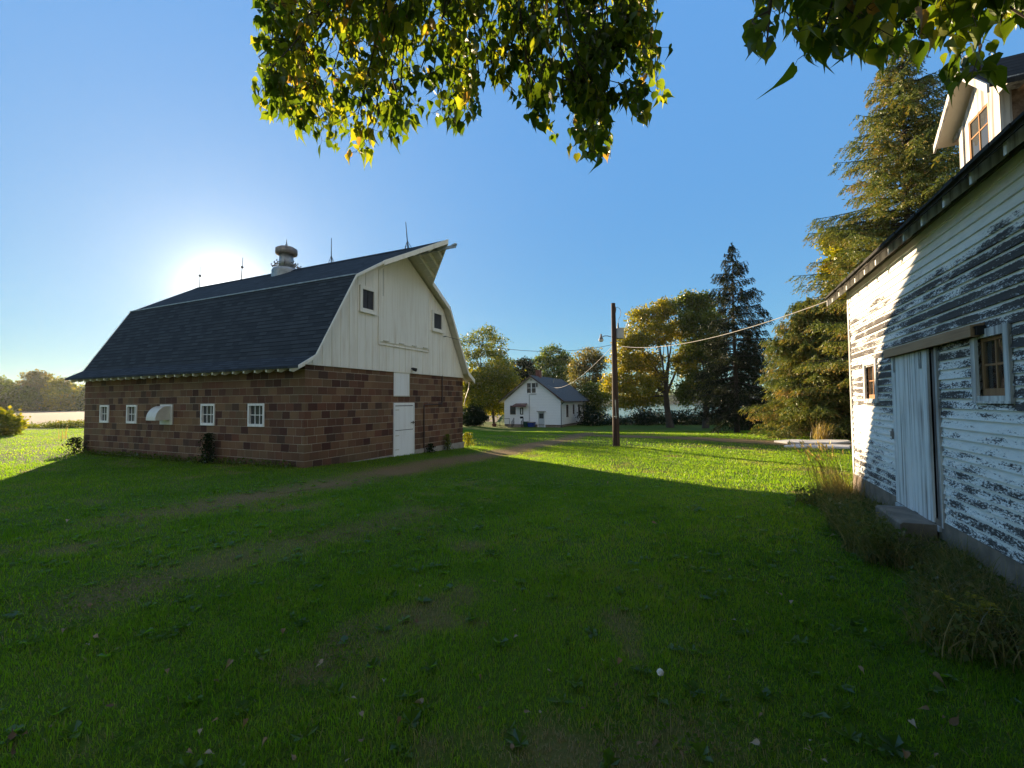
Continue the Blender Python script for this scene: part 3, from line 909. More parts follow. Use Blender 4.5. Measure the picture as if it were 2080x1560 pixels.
g = MB(); g.extr([(a, -0.045, z - 0.03 if z < 2.61 else z) for a, z in GP], (0, 0.043, 0))
GU = [1.90 - 0.10, 2.37 + 0.10, 4.37 - 0.10, 4.93 + 0.10]; GU2 = [5.50 - 0.09, 6.0 + 0.07, 4.31 - 0.10, 4.86 + 0.08]
u = 0.20
gb = MB()
while u < BW - 0.1:
    segs = [(2.60, roof_z(u) - 0.02)]
    if 2.60 < u < 5.22:
        segs = [(2.60, 3.44)]
    for h in (GU, GU2):
        if h[0] - 0.03 < u < h[1] + 0.03:
            segs = [(segs[0][0], h[2] - 0.03), (h[3] + 0.03, segs[0][1])]
    for a, b in segs:
        if b - a > 0.05:
            gb.box(u - 0.020, u + 0.020, -0.057, -0.0455, a, b)
    u += 0.312
gw = g.build('gable_wall', M['white'], barn)
gb.build('batten', M['white'], gw)
g = MB(); g.extr([(a, BL + 0.002, z) for a, z in GP], (0, 0.043, 0)); g.build('gable_wall', M['white'], barn)

# hay door
hd = MB(); hd.extr([(2.66, -0.075, 3.47), (5.17, -0.075, 3.47), (5.17, -0.075, 5.66), (BW / 2, -0.075, 6.52), (2.66, -0.075, 5.72)], (0, 0.029, 0))
hay = hd.build('hay_door', M['white'], barn)
ht = MB()
ht.box(2.60, 2.655, -0.082, -0.047, 3.40, 5.70).box(5.175, 5.225, -0.082, -0.047, 3.40, 5.62).box(2.60, 5.225, -0.084, -0.047, 3.375, 3.40)
ht.build('door_trim', M['white'], hay)
hs_ = MB(); hs_.box(2.78, 2.795, -0.0775, -0.0755, 4.9, 5.76); hs_.build('hinge_gap', M['iron'], hay)
for i, uu in enumerate((2.93, 3.68, 4.34, 4.98)):
    c = MB(); c.box(uu - 0.12, uu + 0.12, -0.105, -0.0755, 3.50, 3.53); c.build('cleat', M['trim'], hay)

# gable windows
for nm, (a, b, c, d) in (('l', (1.90, 2.37, 4.37, 4.93)), ('r', (5.50, 6.0, 4.31, 4.86))):
    wm = MB()
    wm.box(a - 0.10, a, -0.10, -0.047, c - 0.10, d + 0.10).box(b, b + 0.08, -0.10, -0.047, c - 0.10, d + 0.10)
    wm.box(a, b, -0.099, -0.047, d, d + 0.10).box(a, b, -0.099, -0.047, c - 0.10, c).box(a - 0.12, b + 0.16, -0.125, -0.1005, c - 0.135, c - 0.10)
    wn = wm.build('loft_window', M['white'], barn)
    p = MB(); p.box(a, b, -0.062, -0.047, c, d); p.build('pane', M['screen'], wn)
    if nm == 'l':
        s = MB(); s.box((a + b) / 2 - 0.01, (a + b) / 2 + 0.01, -0.072, -0.0625, c, d); s.build('glazing_bar', M['iron'], wn)

# hay hood
hh = MB()
RIDGE_Z = 6.715
for sgn in (-1, 1):
    bx = BW / 2 + sgn * (BW / 2 - HB[0])
    A = (BW / 2, V0 - 0.0, RIDGE_Z); P = (BW / 2, -1.78, RIDGE_Z + 0.04); B = (bx, V0, HB[1] + 0.015)
    hh.poly([A, P, B], 0, [(V0, 2.6), (-1.78, 2.6), (V0, 1.1)])
    dn = lambda q: (q[0], q[1], q[2] - 0.07)
    hh.poly([dn(A), dn(B), dn(P)], 1)
hood = hh.build('hay_hood', [M['shingle'], M['trim']], barn)
hf = MB()
for sgn in (-1, 1):
    bx = BW / 2 + sgn * (BW / 2 - HB[0])
    P = Vector((BW / 2, -1.80, RIDGE_Z + 0.05)); B = Vector((bx, V0 - 0.02, HB[1] + 0.02))
    hf.extr([P, B, B + Vector((0, 0, -0.15)), P + Vector((0, 0, -0.15))], (0.0, 0.03, 0))
hf.build('fascia', M['white'], hood)
hr = MB()
for sgn in (-1, 1):
    for v, t in ((-0.55, 0.80), (-0.95, 0.53), (-1.32, 0.30)):
        bx = BW / 2 + sgn * (BW / 2 - HB[0]) * t
        hr.bar((BW / 2 + sgn * 0.03, v, RIDGE_Z - 0.11), (bx, v, RIDGE_Z - 0.11 - (BW / 2 - HB[0]) * t * 0.6237), 0.045, 0.09)
    for t in (0.2, 0.4, 0.6, 0.8):
        x_ = BW / 2 + sgn * (BW / 2 - HB[0]) * t
        hr.bar((x_, V0 - 0.02, RIDGE_Z - 0.073 - (BW / 2 - HB[0]) * t * 0.6237), (x_, -1.76 + 1.44 * t, RIDGE_Z - 0.073 - (BW / 2 - HB[0]) * t * 0.6237), 0.012, 0.012)
hr.build('rafter', M['white'], hood)
tb = MB(); tb.bar((BW / 2, 0.0, 6.46), (BW / 2, -2.08, 6.50), 0.05, 0.09); tb.bar((BW / 2, -1.95, 6.53), (BW / 2, -2.1, 6.56), 0.10, 0.05)
tb.build('hay_track', M['galv'], barn)

# block-wall windows, six panes each
for a, b, c, d in side_holes:
    wm = MB(); t = 0.055
    wm.box(-0.03, 0.06, a + 0.001, a + t, c, d).box(-0.03, 0.06, b - t, b - 0.001, c, d)
    wm.box(-0.029, 0.06, a + t, b - t, d - 0.06, d - 0.001).box(-0.04, 0.06, a + t, b - t, c, c + 0.07)
    wn = wm.build('window', M['doorwhite'], barn)
    sb = MB(); x0, x1 = 0.016, 0.034
    for i in (1, 2):
        yy = a + t + (b - a - 2 * t) * i / 3; sb.box(x0, x1, yy - 0.009, yy + 0.009, c + 0.07, d - 0.06)
    zz = (c + d) / 2; sb.box(x0 - 0.003, x1 + 0.003, a + t, b - t, zz - 0.010, zz + 0.010)
    sb.build('glazing_bar', M['doorwhite'], wn)
    pn = MB(); pn.box(0.035, 0.05, a + t, b - t, c + 0.06, d - 0.05); pn.build('pane', M['glassgrey'], wn)

# exhaust fan hood on the side wall
vp = MB(); vp.box(-0.035, 0.0, 5.62, 6.27, 0.96, 1.58)
vh = vp.build('vent_hood', M['hood'], barn)
v2 = MB()
prof = []
cx, cz, rr = -0.10, 1.13, 0.40
for i in range(13):
    a = math.pi / 2 * i / 12
    prof.append((cx - 0.33 * math.sin(a), 5.72, cz + rr * math.cos(a)))
prof = [(-0.036, 5.72, cz), (-0.036, 5.72, cz + rr)] + prof + [(cx - 0.33, 5.72, cz - 0.03), (-0.036, 5.72, cz - 0.03)]
v2.extr(prof, (0, 0.50, 0))
v2.build('shroud', M['hood'], vh, bevel=0.008)

# loft hatch, dutch door, lamp, conduit, insulator
hm = MB(); hm.box(3.385, 4.185, -0.02, 0.02, 1.785, 2.57)
hatch = hm.build('hatch', M['doorwhite'], barn)
h2 = MB(); h2.box(3.40, 4.17, -0.034, -0.021, 1.80, 1.815).box(4.155, 4.17, -0.034, -0.021, 1.815, 2.55); h2.build('hatch_edge', M['trim'], hatch)
dm = MB(); dm.box(3.365, 4.415, -0.045, 0.0, 1.49, 1.578).box(3.365, 3.42, -0.045, 0.0, -0.2, 1.49).box(4.36, 4.415, -0.045, 0.0, -0.2, 1.49)
door = dm.build('door', M['doorwhite'], barn)
for z0, z1 in ((-0.17, 0.672), (0.692, 1.465)):
    l = MB(); l.box(3.425, 4.355, -0.03, 0.02, z0, z1)
    lf = l.build('door_leaf', M['doorwhite'], door)
for z in (1.33, 0.50, 0.05):
    hg_ = MB(); hg_.box(3.43, 3.62, -0.036, -0.031, z, z + 0.03); hg_.build('hinge', M['trim'], door)
lt = MB(); lt.box(4.22, 4.42, -0.06, -0.046, 0.90, 0.925).box(4.30, 4.33, -0.075, -0.061, 0.86, 0.96); lt.build('latch', M['iron'], door)
gp_ = MB(); gp_.box(3.425, 4.355, -0.0275, 0.015, 0.673, 0.691); gp_.build('door_gap', M['iron'], door)
gp_ = MB(); gp_.box(3.43, 4.35, -0.02, 0.015, 1.466, 1.4895); gp_.build('door_gap', M['iron'], door)
fl = MB(); fl.tube([(4.25, -0.045, 2.74), (4.25, -0.12, 2.745)], 0.025, 8); fl.tube([(4.25, -0.10, 2.72), (4.29, -0.22, 2.68)], [0.05, 0.06], 10)
fl.build('flood_lamp', M['iron'], barn)
cd = MB(); cd.tube([(6.12, -0.03, 2.62), (6.12, -0.03, 1.58), (6.07, -0.03, 1.52), (5.03, -0.03, 1.50), (4.98, -0.03, 1.45), (4.98, -0.03, -0.25)], 0.020, 8)
cd.build('conduit', M['pipe'], barn)
il = MB(); il.tube([(6.19, -0.045, 4.08), (6.19, -0.16, 4.08)], [0.02, 0.03], 8); il.build('insulator', M['galv'], barn)
ds = MB(); ds.tube([(BW + 0.38, -0.1, 2.40), (BW + 0.30, -0.12, 2.15), (BW + 0.08, -0.1, 1.75), (BW + 0.03, -0.06, 1.5)], 0.022, 6); ds.build('hanging_cable', M['wiredark'], barn)

# ventilator on the ridge
VC = (BW / 2, 5.62, 0)
vb_ = MB(); vb_.lathe([(0.52, 6.20), (0.51, 6.68), (0.46, 6.77), (0.30, 6.82)], VC, 24)
vent = vb_.build('ventilator', M['galv'], barn, smooth=False)
st = MB(); st.lathe([(0.285, 6.84), (0.255, 7.05), (0.25, 7.42)], VC, 24); st.build('stack', M['galv'], vent, smooth=True)
cp = MB(); cp._lathe([(0.25, 7.37), (0.31, 7.33), (0.38, 7.35), (0.40, 7.41), (0.39, 7.56), (0.28, 7.63), (0.08, 7.67)], VC, 26, 0)
cpo = cp.build('cap', M['rust'], vent, smooth=True)
fn = MB(); fn.lathe([(0.09, 7.655), (0.05, 7.71), (0.025, 7.79), (0.006, 7.97)], VC, 12); fn.build('finial', M['galv'], vent)
for a in range(8):
    sc_ = MB()
    an = a * math.pi / 4
    c, s = math.cos(an), math.sin(an)
    def L(r, z): return (VC[0] + c * r, VC[1] + s * r, z)
    sc_.tube([L(0.28, 7.02), L(0.36, 6.98), L(0.42, 7.01), L(0.40, 7.06)], 0.018, 6)
    sc_.tube([L(0.36, 6.97), L(0.42, 6.90), L(0.50, 6.88), L(0.53, 6.93), L(0.49, 6.96)], 0.018, 6)
    sc_.tube([L(0.29, 6.92), L(0.40, 6.88), L(0.50, 6.84)], 0.020, 6)
    sc_.build('scroll_bracket', M['rust'], vent)

# lightning rods
for i, (v, ball, tilt) in enumerate(((11.1, True, 0.0), (8.3, True, 0.08), (3.25, False, 0.0), (-0.22, False, -0.10))):
    rm = MB(); rm.tube([(BW / 2, v, 6.66), (BW / 2, v - tilt, 7.62)], [0.020, 0.010], 6)
    if not ball:
        for dx, dy in ((0.12, 0.02), (-0.12, 0.02), (0, -0.14), (0, 0.14)):
            rm.tube([(BW / 2 + dx, v + dy, 6.70 - abs(dx) * 0.6), (BW / 2, v - tilt * 0.3, 6.98)], 0.009, 5)
    ro = rm.build('lightning_rod', M['iron'], barn)
    if ball:
        bm_ = MB(); cz = 7.22
        bm_._lathe([(0.002, -0.055), (0.03, -0.045), (0.05, -0.02), (0.055, 0.0), (0.05, 0.02), (0.03, 0.045), (0.002, 0.055)], (BW / 2, v - tilt * 0.6, cz), 14, 0)
        bm_.build('glass_ball', M['porcelain'], ro, smooth=True)

# =================================================================== OLD SHED
SL, SWD = 12.5, 6.0
shed = thing('old_shed', 'weathered white clapboard shed with peeling paint and a dormer', 'shed', (SHED0[0], SHED0[1], 0.32), TH)
shed.scale = (0.8, 0.8, 0.8)
OP = {'door': (2.45, 3.90, 0.02, 2.22), 'w1': (1.05, 1.58, 1.60, 2.20), 'w2': (4.86, 5.36, 1.62, 2.21)}
holes = [(-b, -a, c, d) for a, b, c, d in OP.values()]
bk = MB(); bk.wall('y', -0.025, -SL, 0, 0.0, 3.85, holes, 0.10, 1)
bk.poly([(0, -SWD, 0), (0, -0.03, 0), (0, -0.03, 3.9), (0, -SWD / 2, 6.2), (0, -SWD, 3.9)])
bk.poly([(-SL, -SWD, 0), (-SL, -SWD, 3.9), (-SL, -SWD / 2, 6.2), (-SL, -0.03, 3.9), (-SL, -0.03, 0)])
bk.wall('y', -SWD, -SL, 0, 0, 3.9)
bk.build('wall', M['peel'], shed)

EXPO, Z0 = 0.115, 0.10
cb = MB()
for k in range(32):
    za, zb = Z0 + EXPO * k, Z0 + EXPO * (k + 1)
    zc = (za + zb) / 2
    cuts = sorted([(a, b) for a, b, c, d in OP.values() if c - 0.02 < zc < d + 0.02])
    segs = []; x = 0.085
    for a, b in cuts:
        segs.append((x, a)); x = b
    segs.append((x, SL))
    for a, b in segs:
        # boards butt at random lengths
        q = a
        while q < b - 0.01:
            e = min(b, q + random.uniform(2.4, 4.6))
            if b - e < 0.5: e = b
            o = random.uniform(-0.0015, 0.0015); g_ = 0.0015
            yb, yt = 0.030 + o, 0.004
            P = [(-q - g_, yb, za), (-e + g_, yb, za), (-e + g_, yt, zb + 0.006), (-q - g_, yt, zb + 0.006)]
            v0 = za - Z0 + 0.001
            cb.poly([P[1], P[0], P[3], P[2]], 0, [(e, v0), (q, v0), (q, v0 + EXPO * 0.985), (e, v0 + EXPO * 0.985)])
            cb.poly([(-q - g_, -0.02, za), (-q - g_, yb, za), (-e + g_, yb, za), (-e + g_, -0.02, za)], 0, [(q, v0), (q, v0), (e, v0), (e, v0)])
            q = e
cb.build('clapboard', M['peel'], shed)
f_ = MB(); f_.box(-SL, 0.02, -0.02, 0.035, -0.7, 0.095).box(-0.0, 0.03, -SWD, -0.02, -0.7, 0.0); f_.build('foundation', M['concretebrown'], shed)
cbd = MB(); cbd.box(-0.085, 0.02, -0.02, 0.032, 0.09, 3.80).box(0.0, 0.021, -0.11, -0.02, 0.09, 3.80); cbd.build('corner_board', M['oldtrim'], shed)

# roof
ev_y, ev_z, sl = 0.33, 3.735, 0.80
X0, X1 = 0.22, -SL - 0.2
ry = -SWD / 2; rz_ = ev_z + (ev_y - ry) * sl
by = -SWD - 0.33
rf = MB()
ln = math.hypot(ev_y - ry, rz_ - ev_z)
rf.poly([(X0, ev_y, ev_z), (X0, ry, rz_), (X1, ry, rz_), (X1, ev_y, ev_z)], 0, [(X0, 0), (X0, ln), (X1, ln), (X1, 0)])
rf.poly([(X0, by, ev_z), (X1, by, ev_z), (X1, ry, rz_), (X0, ry, rz_)], 0, [(X0, 0), (X1, 0), (X1, ln), (X0, ln)])
t = 0.045
rf.poly([(X0, ev_y, ev_z - t), (X1, ev_y, ev_z - t), (X1, ry, rz_ - t), (X0, ry, rz_ - t)], 1)
rf.poly([(X0, by, ev_z - t), (X0, ry, rz_ - t), (X1, ry, rz_ - t), (X1, by, ev_z - t)], 1)
for X in (X0, X1):
    rf.poly([(X, ev_y, ev_z), (X, ev_y, ev_z - t), (X, ry, rz_ - t), (X, by, ev_z - t), (X, by, ev_z), (X, ry, rz_)], 0)
rf.poly([(X0, ev_y, ev_z - t), (X0, ev_y, ev_z), (X1, ev_y, ev_z), (X1, ev_y, ev_z - t)], 0)
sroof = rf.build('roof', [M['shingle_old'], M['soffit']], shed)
re_ = MB()
# ragged shingle edge hanging over the eave
x = X0
while x > X1:
    wd = random.uniform(0.12, 0.3); dz = random.uniform(0.0, 0.018)
    re_.box(x - wd + 0.004, x, ev_y - 0.05 + dz, ev_y + 0.03 + dz, ev_z - 0.012 - dz, ev_z + 0.014)
    x -= wd
re_.build('shingle_edge', M['shingle_old'], sroof)
rk = MB()
rk.extr([(X0 - 0.03, ev_y, ev_z - t - 0.002), (X0 - 0.03, ry, rz_ - t - 0.002), (X0 - 0.03, ry, rz_ - 0.17), (X0 - 0.03, ev_y, ev_z - 0.17)], (0.028, 0, 0))
rk.build('rake_board', M['oldtrim'], sroof)
rt = MB(); rt.extr([(-0.022, 0.0, 3.90), (-0.022, 0.29, 3.90 - 0.29 * sl), (-0.022, 0.29, 3.78 - 0.29 * sl), (-0.022, 0.0, 3.78)], (0.044, 0, 0))
st_ = rt.build('rafter_tail', M['oldtrim'], shed)
st_.location = (-0.05, 0.0, 0.055)
copies(st_, [(-0.05 - 0.55 * i, 0.0, 0.055) for i in range(1, 23)])
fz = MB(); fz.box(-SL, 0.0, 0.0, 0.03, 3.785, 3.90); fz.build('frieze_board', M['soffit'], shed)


# windows
def shed_window(a, b, c, d, label=None):
    cm = MB()
    cw = 0.085
    cm.box(-a, -a + cw, 0.018, 0.048, c - 0.05, d + cw).box(-b - cw, -b, 0.018, 0.045, c - 0.05, d + cw).box(-b, -a, 0.018, 0.044, d, d + cw)
    cm.box(-b - 0.09, -a + 0.09, 0.018, 0.05, c - 0.075, c - 0.051).box(-b, -a, 0.0, 0.043, c - 0.05, c)
    wn = cm.build('window', M['oldtrim'], shed)
    s = MB(); y0, y1 = -0.035, -0.005
    s.box(-a - 0.035, -a - 0.001, y0, y1, c + 0.001, d).box(-b + 0.001, -b + 0.035, y0, y1, c + 0.001, d).box(-b + 0.035, -a - 0.035, y0, y1, d - 0.035, d).box(-b + 0.035, -a - 0.035, y0, y1, c + 0.001, c + 0.075)
    xm = -(a + b) / 2; zm = c + 0.075 + (d - c - 0.11) / 2
    s.box(xm - 0.011, xm + 0.011, y0 + 0.005, y1 - 0.005, c + 0.075, d - 0.035).box(-b + 0.035, -a - 0.035, y0 + 0.007, y1 - 0.007, zm - 0.010, zm + 0.010)
    s.build('sash', M['sash'], wn)
    p = MB(); p.box(-b + 0.03, -a - 0.03, -0.024, -0.020, c + 0.07, d - 0.03); p.build('pane', M['pane_clear'], wn)
    i = MB(); i.box(-b - 0.1, -a + 0.1, -0.9, -0.88, c - 0.3, d + 0.3).box(-b - 0.1, -b - 0.08, -0.88, -0.13, c - 0.3, d + 0.3).box(-a + 0.08, -a + 0.1, -0.88, -0.13, c - 0.3, d + 0.3)
    i.box(-b - 0.1, -a + 0.1, -0.88, -0.13, c - 0.32, c - 0.3).box(-b - 0.1, -a + 0.1, -0.88, -0.13, d + 0.3, d + 0.32)
    i.build('dark_recess', M['void'], wn)
    return wn


def m_pane():
    m = mat('window_pane'); k = NT(m)
    w_ = k.noise(k.obj(), 3.0, 1)
    bm__ = k.n('Bump', {'Height': w_, 'Strength': 0.08, 'Distance': 0.02})
    g1 = k.n('BsdfGlossy', {'Color': (1, 1, 1, 1), 'Roughness': 0.03, 'Normal': bm__})
    t1 = k.n('BsdfTransparent', {'Color': (0.8, 0.82, 0.8, 1)})
    dirt = k.n('BsdfDiffuse', {'Color': (0.3, 0.28, 0.25, 1)})
    fr = k.n('Fresnel', {'IOR': 1.5})
    s1 = k.n('MixShader', {0: k.ramp(k.noise(k.obj(), 7, 5), [(0.4, 0.03), (0.75, 0.16)]), 1: t1, 2: dirt})
    k.out(k.n('MixShader', {0: fr, 1: s1, 2: g1}))
    return m


M['pane_clear'] = m_pane()
w1_ = shed_window(*OP['w1']); w2_ = shed_window(*OP['w2'])
# crumpled clear plastic stapled behind the larger window
pl = MB(); nx, nz_ = 9, 11
a, b, c, d = OP['w2']
gp = {}
for i in range(nx):
    for j in range(nz_):
        gp[i, j] = (-b + 0.04 + (b - a - 0.08) * i / (nx - 1), -0.075 + random.uniform(-0.022, 0.022), c + 0.28 + (d - c - 0.32) * j / (nz_ - 1))
for i in range(nx - 1):
    for j in range(nz_ - 1):
        pl.poly([gp[i, j], gp[i + 1, j], gp[i + 1, j + 1]]); pl.poly([gp[i, j], gp[i + 1, j + 1], gp[i, j + 1]])


def m_plastic():
    m = mat('clear_plastic'); k = NT(m)
    t1 = k.n('BsdfTransparent', {'Color': (0.75, 0.77, 0.77, 1)}); g1 = k.n('BsdfGlossy', {'Color': (1, 1, 1, 1), 'Roughness': 0.12})
    k.out(k.n('MixShader', {0: 0.16, 1: t1, 2: g1}))
    return m


pl.build('plastic_sheet', m_plastic(), w2_)

# sliding plank door under its track board
dr = MB()
nb = 8; x = 2.44
for i in range(nb):
    wd = (3.72 - 2.44) / nb
    dr.box(-x - wd + 0.003, -x - 0.003, 0.024 + random.uniform(-0.002, 0.002), 0.052 + random.uniform(-0.002, 0.002), 0.03 + random.uniform(-0.02, 0.02), 2.235)
    x += wd
sdoor = dr.build('sliding_door', M['oldboard'], shed)
for xx in (2.58, 3.52):
    h = MB(); h.box(-xx - 0.035, -xx - 0.02, 0.054, 0.062, 2.02, 2.22).box(-xx + 0.02, -xx + 0.035, 0.054, 0.062, 2.02, 2.22).box(-xx - 0.035, -xx + 0.035, 0.054, 0.062, 1.995, 2.02)
    h.build('roller_strap', M['galv'], sdoor)
hl = MB(); hl.box(-2.455, -2.40, 0.052, 0.085, 1.02, 1.10).box(-2.44, -2.41, 0.052, 0.07, 0.98, 1.14); hl.build('latch', M['rust'], sdoor)
jb = MB(); jb.box(-3.885, -3.73, -0.06, 0.012, 0.0, 2.22); jb.build('door_jamb', M['darkjamb'], shed)
vd = MB(); vd.box(-3.9, -2.40, -0.14, -0.12, 0.0, 2.25); vd.build('dark_recess', M['void'], shed)
cs = MB(); cs.box(-3.955, -3.90, 0.018, 0.045, 0.02, 2.24); cs.build('door_casing', M['oldtrim'], shed)
sl_ = MB(); sl_.box(-3.88, -2.42, 0.022, 0.06, -0.04, 0.02); sl_.build('door_sill', M['oldtrim'], shed)
tk = MB()
tk.extr([(-2.42, 0.055, 2.225), (-2.42, 0.135, 2.225), (-2.42, 0.135, 2.345), (-2.42, 0.02, 2.365), (-2.42, 0.02, 2.34), (-2.42, 0.112, 2.325), (-2.42, 0.112, 2.225)], (-2.60, 0, 0))
tko = tk.build('track_cover', M['rawwood'], shed, bevel=0.004)
te = MB(); te.box(-5.02, -2.43, 0.022, 0.05, 2.26, 2.30); te.box(-5.06, -5.0, 0.03, 0.10, 2.24, 2.33); te.build('door_rail', M['iron'], tko)

# dormer
dy, ds0, ds1, dze, dpk = -0.80, 2.63, 3.62, 5.50, 5.97
sm_ = (ds0 + ds1) / 2
dm = MB()
ww = (2.84, 3.33, 4.80, 5.46)
zr = ev_z + (ev_y - dy) * sl - 0.05
dm.wall('y', dy, -ds1, -ds0, zr, dze, [(-ww[1], -ww[0], ww[2], ww[3] - 0.001)], 0.06, 1)
dm.poly([(-ds1, dy, dze), (-ds0, dy, dze), (-sm_, dy, dpk)])
dorm = dm.build('dormer', M['oldtrim'], shed)
bk_y = ev_y - (dze - ev_z) / sl
sdw = MB()
for s in (ds0, ds1):
    sdw.poly([(-s, dy, zr), (-s, dy, dze), (-s, bk_y, dze)])
sdw.build('dormer_side', M['sidingbrown'], dorm)
cbn = MB(); cbn.box(-ds1 - 0.012, -ds1 + 0.09, dy - 0.0, dy + 0.02, zr, dze).box(-ds1 - 0.014, -ds1, dy - 0.09, dy + 0.001, zr, dze); cbn.build('corner_board', M['oldtrim'], dorm)
cbn = MB(); cbn.box(-ds0 - 0.09, -ds0 + 0.012, dy, dy + 0.02, zr, dze); cbn.build('corner_board', M['oldtrim'], dorm)
dsash = MB()
a, b, c, d = ww
y0, y1 = dy - 0.03, dy - 0.005
dsash.box(-a - 0.03, -a - 0.001, y0, y1, c, d).box(-b + 0.001, -b + 0.03, y0, y1, c, d).box(-b + 0.03, -a - 0.03, y0, y1, d - 0.03, d - 0.002)
dsash.box(-(a + b) / 2 - 0.01, -(a + b) / 2 + 0.01, y0 + 0.004, y1 - 0.004, c, d - 0.03).box(-b + 0.03, -a - 0.03, y0 + 0.006, y1 - 0.006, c + 0.40, c + 0.42)
dsash.build('sash', M['sash'], dorm)
pn = MB(); pn.box(-b + 0.02, -a - 0.02, dy - 0.022, dy - 0.018, c, d - 0.02); pn.build('pane', M['glassgrey'], dorm)
# gable roof of the dormer
fr_y = dy + 0.20; bk2 = ev_y - (6.05 - ev_z) / sl
zE, zP, ov = 5.43, 6.12, 0.24
dr_ = MB()
sp = (zP - zE) / (sm_ - (ds0 - ov))
for sgn, e in ((1, ds0 - ov), (-1, ds1 + ov)):
    ybk = ev_y - (zE - ev_z) / sl
    A, B, C, D = (-sm_, fr_y, zP), (-e, fr_y, zE), (-e, ybk, zE), (-sm_, bk2 - 0.2, zP)
    dr_.poly([A, B, C, D] if sgn < 0 else [A, D, C, B], 0, [(0, 1), (0, 0), (2, 0), (2, 1)] if sgn < 0 else [(0, 1), (2, 1), (2, 0), (0, 0)])
    lo = lambda p: (p[0], p[1], p[2] - 0.055)
    dr_.poly([lo(A), lo(D), lo(C), lo(B)] if sgn < 0 else [lo(A), lo(B), lo(C), lo(D)], 1)
    dr_.poly([A, lo(A), lo(B), B], 0); dr_.poly([B, lo(B), lo(C), C], 0)
droof = dr_.build('dormer_roof', [M['shingle_old'], M['trim']], dorm)
for e in (ds0 - ov, ds1 + ov):
    rb = MB(); rb.extr([(-sm_, fr_y + 0.001, zP - 0.01), (-e, fr_y + 0.001, zE - 0.01), (-e, fr_y + 0.001, zE - 0.12), (-sm_, fr_y + 0.001, zP - 0.12)], (0, 0.025, 0))
    rb.build('rake_board', M['oldtrim'], droof)
bl = MB(); bl.box(-ds1 - 0.20, -ds1 - 0.015, dy - 0.16, dy + 0.02, dze - 0.10, dze - 0.02); bl.build('eave_block', M['oldtrim'], dorm)
bl = MB(); bl.box(-ds0 + 0.015, -ds0 + 0.20, dy - 0.16, dy + 0.02, dze - 0.10, dze - 0.02); bl.build('eave_block', M['oldtrim'], dorm)

# concrete step on the ground at the door
stp = MB(); stp.extr([(-2.78, 0.037, -0.7), (-2.78, 0.40, -0.7), (-2.78, 0.40, 0.005), (-2.78, 0.37, 0.03), (-2.78, 0.037, 0.035)], (-1.05, 0.02, 0))
so_ = stp.build('concrete_step', M['concretebrown'], None, bevel=0.006)
so_.location = (SHED0[0], SHED0[1], 0.32); so_.scale = (0.8, 0.8, 0.8); so_.rotation_euler = (0, 0, TH)
tag(so_, 'low concrete step on the ground under the sliding plank door', 'step')

# =================================================================== FARMHOUSE
HW, HL, HZ = 7.78, 11.9, -1.66
FH = gpt(1139.6, 868.3)
house = thing('farmhouse', 'small white farmhouse with steep grey roof beyond the yard', 'house', (FH[0], FH[1], HZ + 1.66), TH)
HS = FH[1] / 55.0
house.scale = (HS, HS, HS); house.location = (FH[0], FH[1], 1.6 + (-1.6) * HS)
FT = -1.36; WT = 1.62; PK = 4.92
gh = [(6.19, 6.88, -0.06, 0.99), (4.96, 5.65, -1.33, 0.94), (2.16, 3.00, -1.80, 0.18), (3.32, 3.86, 2.66, 3.92), (3.98, 4.52, 2.66, 3.92)]
w = MB(); w.wall('x', 0, 0, HW, FT, WT, gh, 0.08, -1)
ups = [(h[0], h[1], h[2], h[3]) for h in gh[3:]]
# gable triangle, cut round the upper window pair
zc0, zc1 = 2.60, 3.98
def gy(z): return HW / 2 * (z - WT) / (PK - 0.16 - WT)
w.poly([(0, 0, WT), (0, HW, WT), (0, HW - gy(zc0), zc0), (0, gy(zc0), zc0)])
w.wall('x', 0, 3.26, 4.58, zc0, zc1, ups, 0.08, -1)
w.poly([(0, gy(zc0), zc0), (0, 3.26, zc0), (0, 3.26, zc1), (0, gy(zc1), zc1)])
w.poly([(0, HW - gy(zc0), zc0), (0, HW - gy(zc1), zc1), (0, 4.58, zc1), (0, 4.58, zc0)])
w.poly([(0, gy(zc1), zc1), (0, HW - gy(zc1), zc1), (0, HW / 2, PK - 0.16)])
sh_ = [(2.24, 2.91, -0.42, 1.08), (5.10, 5.58, -0.12, 1.08), (7.62, 8.37, -0.44, 1.06), (10.14, 11.3, -0.46, 1.06)]
w.wall('y', 0, 0, HL, FT, WT, sh_, 0.08, -1)
w.wall('y', HW, 0, HL, FT, WT); w.wall('x', HL, 0, HW, FT, WT); w.poly([(HL, 0, WT), (HL, HW, WT), (HL, HW / 2, PK - 0.16)])


def m_lap():
    m = mat('house_siding'); k = NT(m)
    sx = k.n('SeparateXYZ', {0: k.uv()}, out=None)
    fv = k.math('FRACT', k.math('DIVIDE', sx.outputs[1], 0.2))
    n = k.noise(k.obj(), 1.5, 4)
    c = k.mix(k.math('MULTIPLY', n, 0.25), (0.80, 0.80, 0.80), (0.62, 0.61, 0.60))
    c = k.mix(k.math('LESS_THAN', fv, 0.07), c, (0.50, 0.50, 0.52))
    k.out(k.pbr(c, 0.6, fv, 0.6, 0.02))
    return m


w.build('wall', m_lap(), house)
f = MB(); f.box(0.03, HL - 0.03, 0.03, HW - 0.03, -2.4, FT + 0.001); f.build('foundation', M['concretebrown'], house)
wt = MB(); wt.box(-0.03, 0.0, -0.03, HW + 0.03, FT - 0.06, FT).box(0.0, HL, -0.03, 0.0, FT - 0.06, FT); wt.build('water_table', M['fascia'], house)
